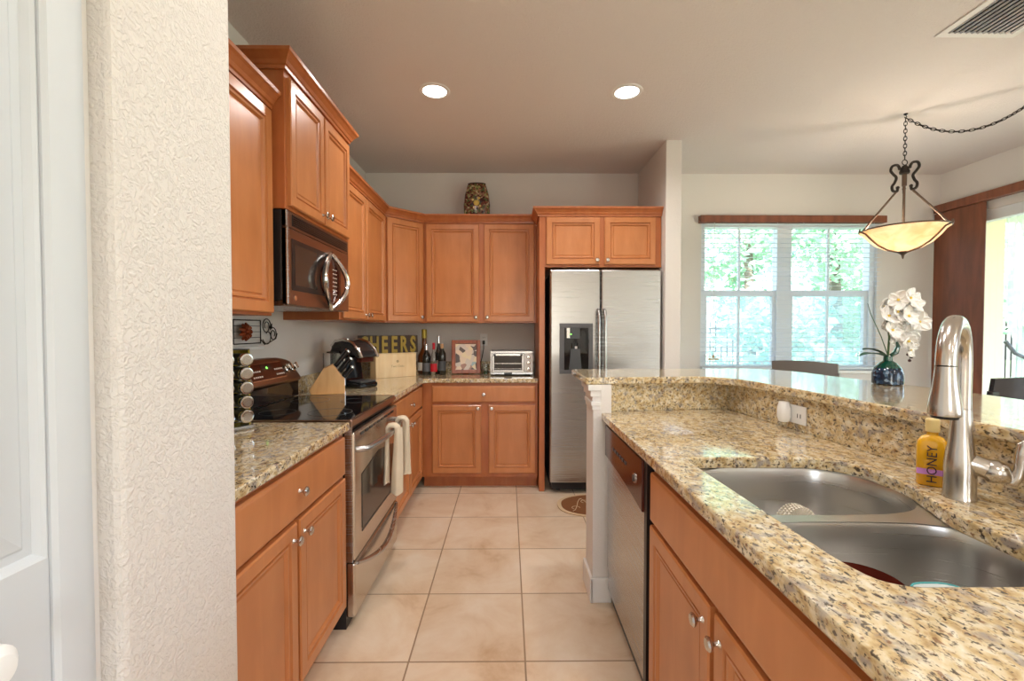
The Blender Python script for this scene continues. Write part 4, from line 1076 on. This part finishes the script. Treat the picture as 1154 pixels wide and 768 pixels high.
# ================================================================== DINING SIDE
# ---- pendant lamp
PX, PY = 2.74, 3.13
t = thing('pendant_lamp', 'bronze pendant lamp with glowing glass bowl hanging from a chain', 'pendant lamp', (PX, PY, ZC))
ZR = 2.015 - ZC   # rim level (local)
RB = .245
bo = MB().lathe([(0, ZR - .155), (.03, ZR - .152), (.10, ZR - .132), (.16, ZR - .095), (.20, ZR - .05), (.222, ZR - .018), (.245, ZR), (.244, ZR + .004), (.218, ZR - .014), (.155, ZR - .088), (.1, ZR - .124), (0, ZR - .147)], 'shade_lit', seg=48).build('shade', t)
MB().tube([(RB * cos(2 * pi * k / 48), RB * sin(2 * pi * k / 48), ZR + .003) for k in range(48)], .005, 'bronze', 8, closed=True).build('rim', t)
MB().lathe([(0, ZR - .205), (.004, ZR - .20), (.01, ZR - .175), (.022, ZR - .165), (.034, ZR - .158), (.03, ZR - .15), (0, ZR - .15)], 'bronze').build('finial', t)
for k, a in enumerate((170, 290, 50)):
    dx, dy = cos(R(a)), sin(R(a))
    P = lambda r, z: (dx * r, dy * r, z)
    mb = MB().tube([P(.05, ZR + .26), P(.10, ZR + .195), P(.19, ZR + .08), P(.235, ZR + .018), P(.25, ZR + .002)], .007, 'bronze', 8)
    mb.tube([P(.27, ZR + .012), P(.275, ZR - .008), P(.258, ZR - .012), P(.235, ZR - .022), P(.20, ZR - .062), P(.15, ZR - .108), P(.09, ZR - .142), P(.025, ZR - .158)], .006, 'bronze', 8)
    mb.build('arm', t)
    mb = MB()
    sc_ = [P(.03, ZR + .42), P(.045, ZR + .445), P(.075, ZR + .44), P(.085, ZR + .41), P(.07, ZR + .385), P(.05, ZR + .36), P(.06, ZR + .325), P(.075, ZR + .30), P(.07, ZR + .27), P(.045, ZR + .265), P(.04, ZR + .29)]
    sc2 = []
    for q in range(len(sc_) - 1):
        p0, p1, p2, p3 = [Vector(sc_[min(max(q + e, 0), len(sc_) - 1)]) for e in (-1, 0, 1, 2)]
        for e in range(5):
            u = e / 5; sc2.append(.5 * ((2 * p1) + (p2 - p0) * u + (2 * p0 - 5 * p1 + 4 * p2 - p3) * u * u + (3 * p1 - p0 - 3 * p2 + p3) * u ** 3))
    mb.tube(sc2 + [Vector(sc_[-1])], .0085, 'iron', 8); mb.sphere(sc_[0], .011, 'iron', seg=10).sphere(sc_[-1], .011, 'iron', seg=10); mb.build('scroll', t)
MB().cyl((0, 0, ZR - .15), (0, 0, ZR + .40), .008, 'bronze').lathe([(0, ZR + .38), (.028, ZR + .385), (.03, ZR + .40), (.02, ZR + .425), (.012, ZR + .44), (0, ZR + .445)], 'iron').cyl((0, 0, ZR + .30), (0, 0, ZR + .38), .014, 'bronze').build('stem', t)
def chain(mb, pts, link=.034, r=.0028):
    # resample
    P = [Vector(p) for p in pts]; L = [0]
    for a, b in zip(P, P[1:]): L.append(L[-1] + (b - a).length)
    n = int(L[-1] / (link * .72))
    for i in range(n):
        s0 = L[-1] * i / n; s1 = L[-1] * (i + 1) / n
        def at(s_):
            for k in range(len(L) - 1):
                if s_ <= L[k + 1] + 1e-9: return P[k].lerp(P[k + 1], (s_ - L[k]) / max(1e-9, L[k + 1] - L[k]))
            return P[-1]
        a, b = at(s0), at(s1); c = (a + b) / 2; d_ = (b - a).normalized(); o_ = d_.orthogonal().normalized()
        if i % 2: o_ = d_.cross(o_)
        mb.tube([c + d_ * link * .5 * cos(2 * pi * k / 10) + o_ * .009 * sin(2 * pi * k / 10) for k in range(10)], r, 'iron', 5, closed=True)
    return mb
mb = chain(MB(), [(0, 0, -.03), (0, 0, ZR + .485)]); mb.tube([(.018 * cos(2 * pi * k / 14), 0, ZR + .462 + .018 * sin(2 * pi * k / 14)) for k in range(14)], .003, 'iron', 6, closed=True)
mb.build('chain', t)
MB().lathe([(0, 0), (.012, 0), (.012, -.006), (.004, -.012), (0, -.012)], 'iron').tube([(0, 0, -.01), (.008, 0, -.02), (0, 0, -.034), (-.008, 0, -.022)], .0025, 'iron', 6).build('ceiling_hook', t)
sw = [(.52 * u, -.40 * u, -.028 - .17 * (1 - (2 * u - 1) ** 2)) for u in [i / 30 for i in range(31)]] + [(.52, -.40, -.004)]
mb = chain(MB(), sw, .034, .0026); mb.tube(sw, .0022, 'iron', 6); mb.build('swag_chain', t)
for lx_, ly_ in ((.085, .02), (-.085, -.02)):
    light('pendant_bulb', 'POINT', (PX + lx_, PY + ly_, ZR + ZC - .035), 7, (1, .88, .74), size=.02)
for dx, dy in ((.07, .03), (-.06, .05), (0, -.07)):
    MB().lathe([(0, -.01), (.016, -.01), (.018, .01), (.012, .04), (0, .04)], 'bronze', (dx, dy, ZR - .01)).build('lamp_socket', t)

# ---- recessed lights
r0 = None
for i, (x, y) in enumerate(((-.457, 2.86), (.744, 2.86))):
    lab = ('round lit recessed ceiling light above the oven range side', 'round lit recessed ceiling light above the refrigerator side')[i]
    if r0 is None:
        r0 = thing('recessed_light', lab, 'ceiling light', (x, y, ZC), 0, 'recessed ceiling lights')
        MB().lathe([(.072, -.001), (.074, -.006), (.094, -.005), (.097, -.001)], 'trim_white', seg=36).build('trim_ring', r0)
        MB().lathe([(0, -.009), (.05, -.008), (.072, -.003), (.072, -.001), (0, -.001)], 'lamp_lit', seg=36).build('lens', r0)
    else: copy_thing(r0, (x, y, ZC), 0, lab)
# ---- ceiling vent
t = thing('ceiling_vent', 'square white ceiling air vent with dark louvres', 'vent', (2.36, 2.12, ZC))
mb = MB().box(-.20, .20, .155, .19, -.008, 0, 'trim_white').box(-.20, .20, -.19, -.155, -.008, 0, 'trim_white').box(-.20, -.165, -.155, .155, -.008, 0, 'trim_white').box(.165, .20, -.155, .155, -.008, 0, 'trim_white')
mb.build('frame', t, bevel=.002)
MB().box(-.165, .165, -.155, .155, -.002, -.0005, 'dark_grey').build('duct', t)
mb = MB()
for i in range(12): mb.box(-.165 + i * .0285, -.163 + i * .0285 + .008, -.12, .155, -.010, -.004, 'stainless', rot=(0, R(35), 0))
for i in range(3): mb.box(-.165, .165, -.15 + i * .011, -.147 + i * .011, -.010, -.004, 'stainless')
mb.build('louvres', t)

# ---- window blind
t = thing('window_blind', 'white slatted blind with brown wood valance over the dining window', 'blind', (WX0, YB, 0))
MB().box(-.035, WX1 - WX0 + .03, -.075, -.012, 2.335, 2.40, 'blind_wood').build('valance', t, bevel=.003)
mb = MB(); nS = 31
for i in range(nS):
    z = .975 + i * (2.325 - .975) / (nS - 1)
    mb.box(.0, WX1 - WX0 - .0, -.055, -.010, z - .0012, z + .0012, 'slat_white', rot=(R(3), 0, 0))
mb.box(0, WX1 - WX0, -.05, -.015, .945, .962, 'slat_white')
mb.build('slats', t)
mb = MB()
for x in (.10, .70, .95, 1.62):
    for y in (-.057, -.008): mb.tube([(x, y, .95), (x, y, 2.335)], .0012, 'slat_white', 4)
mb.build('ladder_cords', t)
mb = MB().tube([(.10, -.062, 2.33), (.10, -.062, 1.08)], .0014, 'label_white', 4).lathe([(0, 0), (.006, 0), (.014, -.03), (.0, -.034)], 'cork', (.10, -.062, 1.085)).box(.05, .15, -.066, -.060, 1.035, 1.048, 'cork'); mb.build('pull_cord', t)

# ---- vertical blinds at slider
t = thing('vertical_blind', 'brown vertical blinds gathered beside the sliding glass door', 'blind', (4.09, 4.31, 0), 0)
MB().box(-.03, .03, -2.35, .0, 2.425, 2.50, 'blind_wood').build('valance', t, bevel=.003)
mb = MB()
for i in range(7): mb.box(-.045, .045, -.012, -.009, .06, 2.42, 'blind_wood', rot=(0, 0, R(62)), piv=(0, -.01, 1))
mb.bm.free(); mb = MB()
for i in range(8):
    y = -.035 - i * .052
    mb.box(-.004, .004, y - .043, y + .043, .06, 2.42, 'blind_wood', rot=(0, 0, R(14)))
mb.build('slats', t)

# ---- chairs + table
def make_chair(label, loc, rz, m, seatm='chair_seat'):
    t = thing('dining_chair', label, 'chair', loc, rz)
    for x in (-.19, .19):
        MB().box(x - .018, x + .018, -.20, -.164, 0, .44, m).build('leg', t, bevel=.003)
        MB().prism([(.17, 0), (.206, 0), (.196, .46), (.25, 1.04), (.222, 1.04), (.16, .46)], x - .018, x + .018, m, 'x').build('leg', t, bevel=.003)
    MB().box(-.215, .215, -.215, .19, .44, .465, m).build('seat_frame', t, bevel=.003)
    MB().box(-.205, .205, -.21, .16, .465, .50, seatm).build('seat_cushion', t, bevel=.012)
    mb = MB()
    def fn(u, v):
        x = -.20 + .40 * u; return (x, .215 + .03 * (1 - (2 * u - 1) ** 2) + .016 * v, .99 + .12 * v - .012 * (2 * u - 1) ** 2 * v)
    def fb(u, v): p = fn(u, v); return (p[0], p[1] + .022, p[2])
    V = MB(); V.grid(fn, 12, 3, m); V.grid(fb, 12, 3, m)
    V.grid(lambda u, v: (lambda a, b: tuple(a[i] + (b[i] - a[i]) * v for i in range(3)))(fn(u, 1), fb(u, 1)), 12, 1, m)
    V.grid(lambda u, v: (lambda a, b: tuple(a[i] + (b[i] - a[i]) * v for i in range(3)))(fn(u, 0), fb(u, 0)), 12, 1, m)
    for uu in (0, 1): V.grid(lambda u, v, uu=uu: (lambda a, b: tuple(a[i] + (b[i] - a[i]) * v for i in range(3)))(fn(uu, u), fb(uu, u)), 2, 1, m)
    V.build('top_rail', t)
    mb = MB()
    for i in range(5): mb.box(-.13 + i * .065 - .012, -.13 + i * .065 + .012, .20, .212, .50, 1.0, m, rot=(R(-4), 0, 0))
    mb.build('back_slats', t)
    return t
make_chair('dark grey dining chair in front of the window blind, farther chair', (2.21, 3.22, 0), R(128), 'chair_grey')
make_chair('black dining chair behind the faucet, nearer chair', (2.42, 2.26, 0), R(176), 'chair_dark')
t = thing('dining_table', 'round dark pedestal dining table under the pendant lamp', 'table', (PX, PY, 0))
MB().lathe([(0, .72), (.44, .72), (.46, .73), (.46, .75), (.445, .755), (0, .755)], 'table_dark', seg=48).build('tabletop', t)
MB().lathe([(0, 0), (.28, 0), (.28, .03), (.08, .06), (.05, .12), (.045, .4), (.07, .62), (.16, .72), (0, .72)], 'table_dark', seg=32).build('pedestal', t)

# ================================================================== OUTDOORS
struct(MB().box(-14, 24, YB + .16, 30, -.25, -.12, 'grass').box(XR + .32, 24, -8, YB + .16, -.25, -.12, 'grass').build('ground'))
struct(MB().box(XR + .14, 7.6, 1.0, 6.0, -.12, -.02, 'patio_floor').build('patio_slab'))
def tree(label, x, y, h, cr, n, leaf, seed, name='tree', trunk=.12, zb=.35):
    rnd = random.Random(seed)
    t = thing(name, label, 'tree', (x, y, -.12), 0, 'garden trees behind the house')
    if trunk:
        MB().tube([(0, 0, 0), (.03, .02, h * .3), (-.04, .0, h * .6), (.02, .03, h * .85)], [trunk, trunk * .8, trunk * .6, trunk * .3], 'bark', 10).build('trunk', t)
    mb = MB()
    clumps = [(rnd.gauss(0, cr * .5), rnd.gauss(0, cr * .4), h * (zb + (1 - zb) * rnd.random()), cr * rnd.uniform(.25, .5)) for _ in range(16)]
    for i in range(n):
        c = rnd.choice(clumps)
        d_ = Vector((rnd.gauss(0, 1), rnd.gauss(0, 1), rnd.gauss(0, 1))).normalized() * c[3] * (rnd.random() ** .4)
        p = Vector(c[:3]) + d_; s_ = rnd.uniform(.05, .11)
        q = Euler((rnd.uniform(0, 6), rnd.uniform(0, 6), rnd.uniform(0, 6))).to_matrix()
        vs = [mb.bm.verts.new(p + q @ Vector(v)) for v in ((-s_ * .5, 0, 0), (0, -s_, .01), (s_ * .5, 0, 0), (0, s_, -.01))]
        f = mb.bm.faces.new(vs); f.material_index = mb.mi(leaf if rnd.random() < .7 else 'leaf_b')
    mb.build('foliage', t, norm=False)
    return t
tree('tall leafy tree outside the left half of the dining window', 4.6, 8.6, 5.2, 1.9, 5200, 'leaf_a', 1)
tree('slim-trunked tree outside the right half of the dining window', 6.0, 8.3, 5.4, 1.7, 4600, 'leaf_b', 2, trunk=.16)
tree('broad tree beyond the fence at the far left of the window', 4.2, 12.0, 6.0, 2.4, 5200, 'leaf_c', 3)
tree('broad tree beyond the fence in the middle of the window', 7.5, 12.5, 6.5, 2.6, 5200, 'leaf_c', 4)
tree('broad tree beyond the fence at the far right of the window', 11.0, 12.0, 6.5, 2.6, 5000, 'leaf_a', 5)
tree('low leafy shrub outside the lower left window panes', 4.3, 7.6, 1.9, 1.3, 3600, 'leaf_c', 6, 'shrub', .04, .05)
tree('low leafy shrub outside the lower right window panes', 6.8, 9.6, 2.0, 1.3, 3000, 'leaf_a', 7, 'shrub', .04, .05)
tree('leafy tree beyond the patio, seen through the sliding door', 11.5, 7.8, 5.0, 1.9, 4200, 'leaf_b', 8)
# fence
t = thing('garden_fence', 'black metal picket fence across the garden beyond the window', 'fence', (3.0, 10.2, -.12))
mb = MB()
for z in (.25, 1.45): mb.box(0, 9.5, -.015, .015, z, z + .04, 'black_metal')
mb.build('rails', t)
mb = MB()
for i in range(72): mb.box(i * .13, i * .13 + .018, -.01, .01, .1, 1.65, 'black_metal')
o_ = mb.build('pickets', t)
# patio: stucco pier, tied drape, patio chair
struct(MB().box(4.55, 5.10, 4.62, 4.92, -.02, 2.75, 'stucco').box(5.10, 7.6, 4.80, 4.92, -.02, .30, 'stucco').build('wall_patio'))
struct(MB().box(XR + .13, 7.6, .5, 6.0, 2.75, 2.85, 'stucco').build('ceiling_patio'))
t = thing('patio_curtain', 'white sheer drape tied back on the patio outside the sliding door', 'curtain', (5.36, 4.66, -.02))
mb = MB()
def fn(u, v):
    z = 2.7 * (1 - v) ; pinch = 1 - .55 * math.exp(-((z - 1.05) / .3) ** 2)
    return (( u - .5) * .42 * pinch + .03, .03 * sin(u * 2 * pi * 6) * pinch, z)
mb.grid(fn, 60, 30, 'sheer'); mb.build('drape', t)
MB().tube([(-.22, -.03, 1.22), (-.14, -.05, 1.10), (0, -.06, 1.03), (.12, -.05, 1.04)], .018, 'panel_grey', 8).build('tie_back', t)
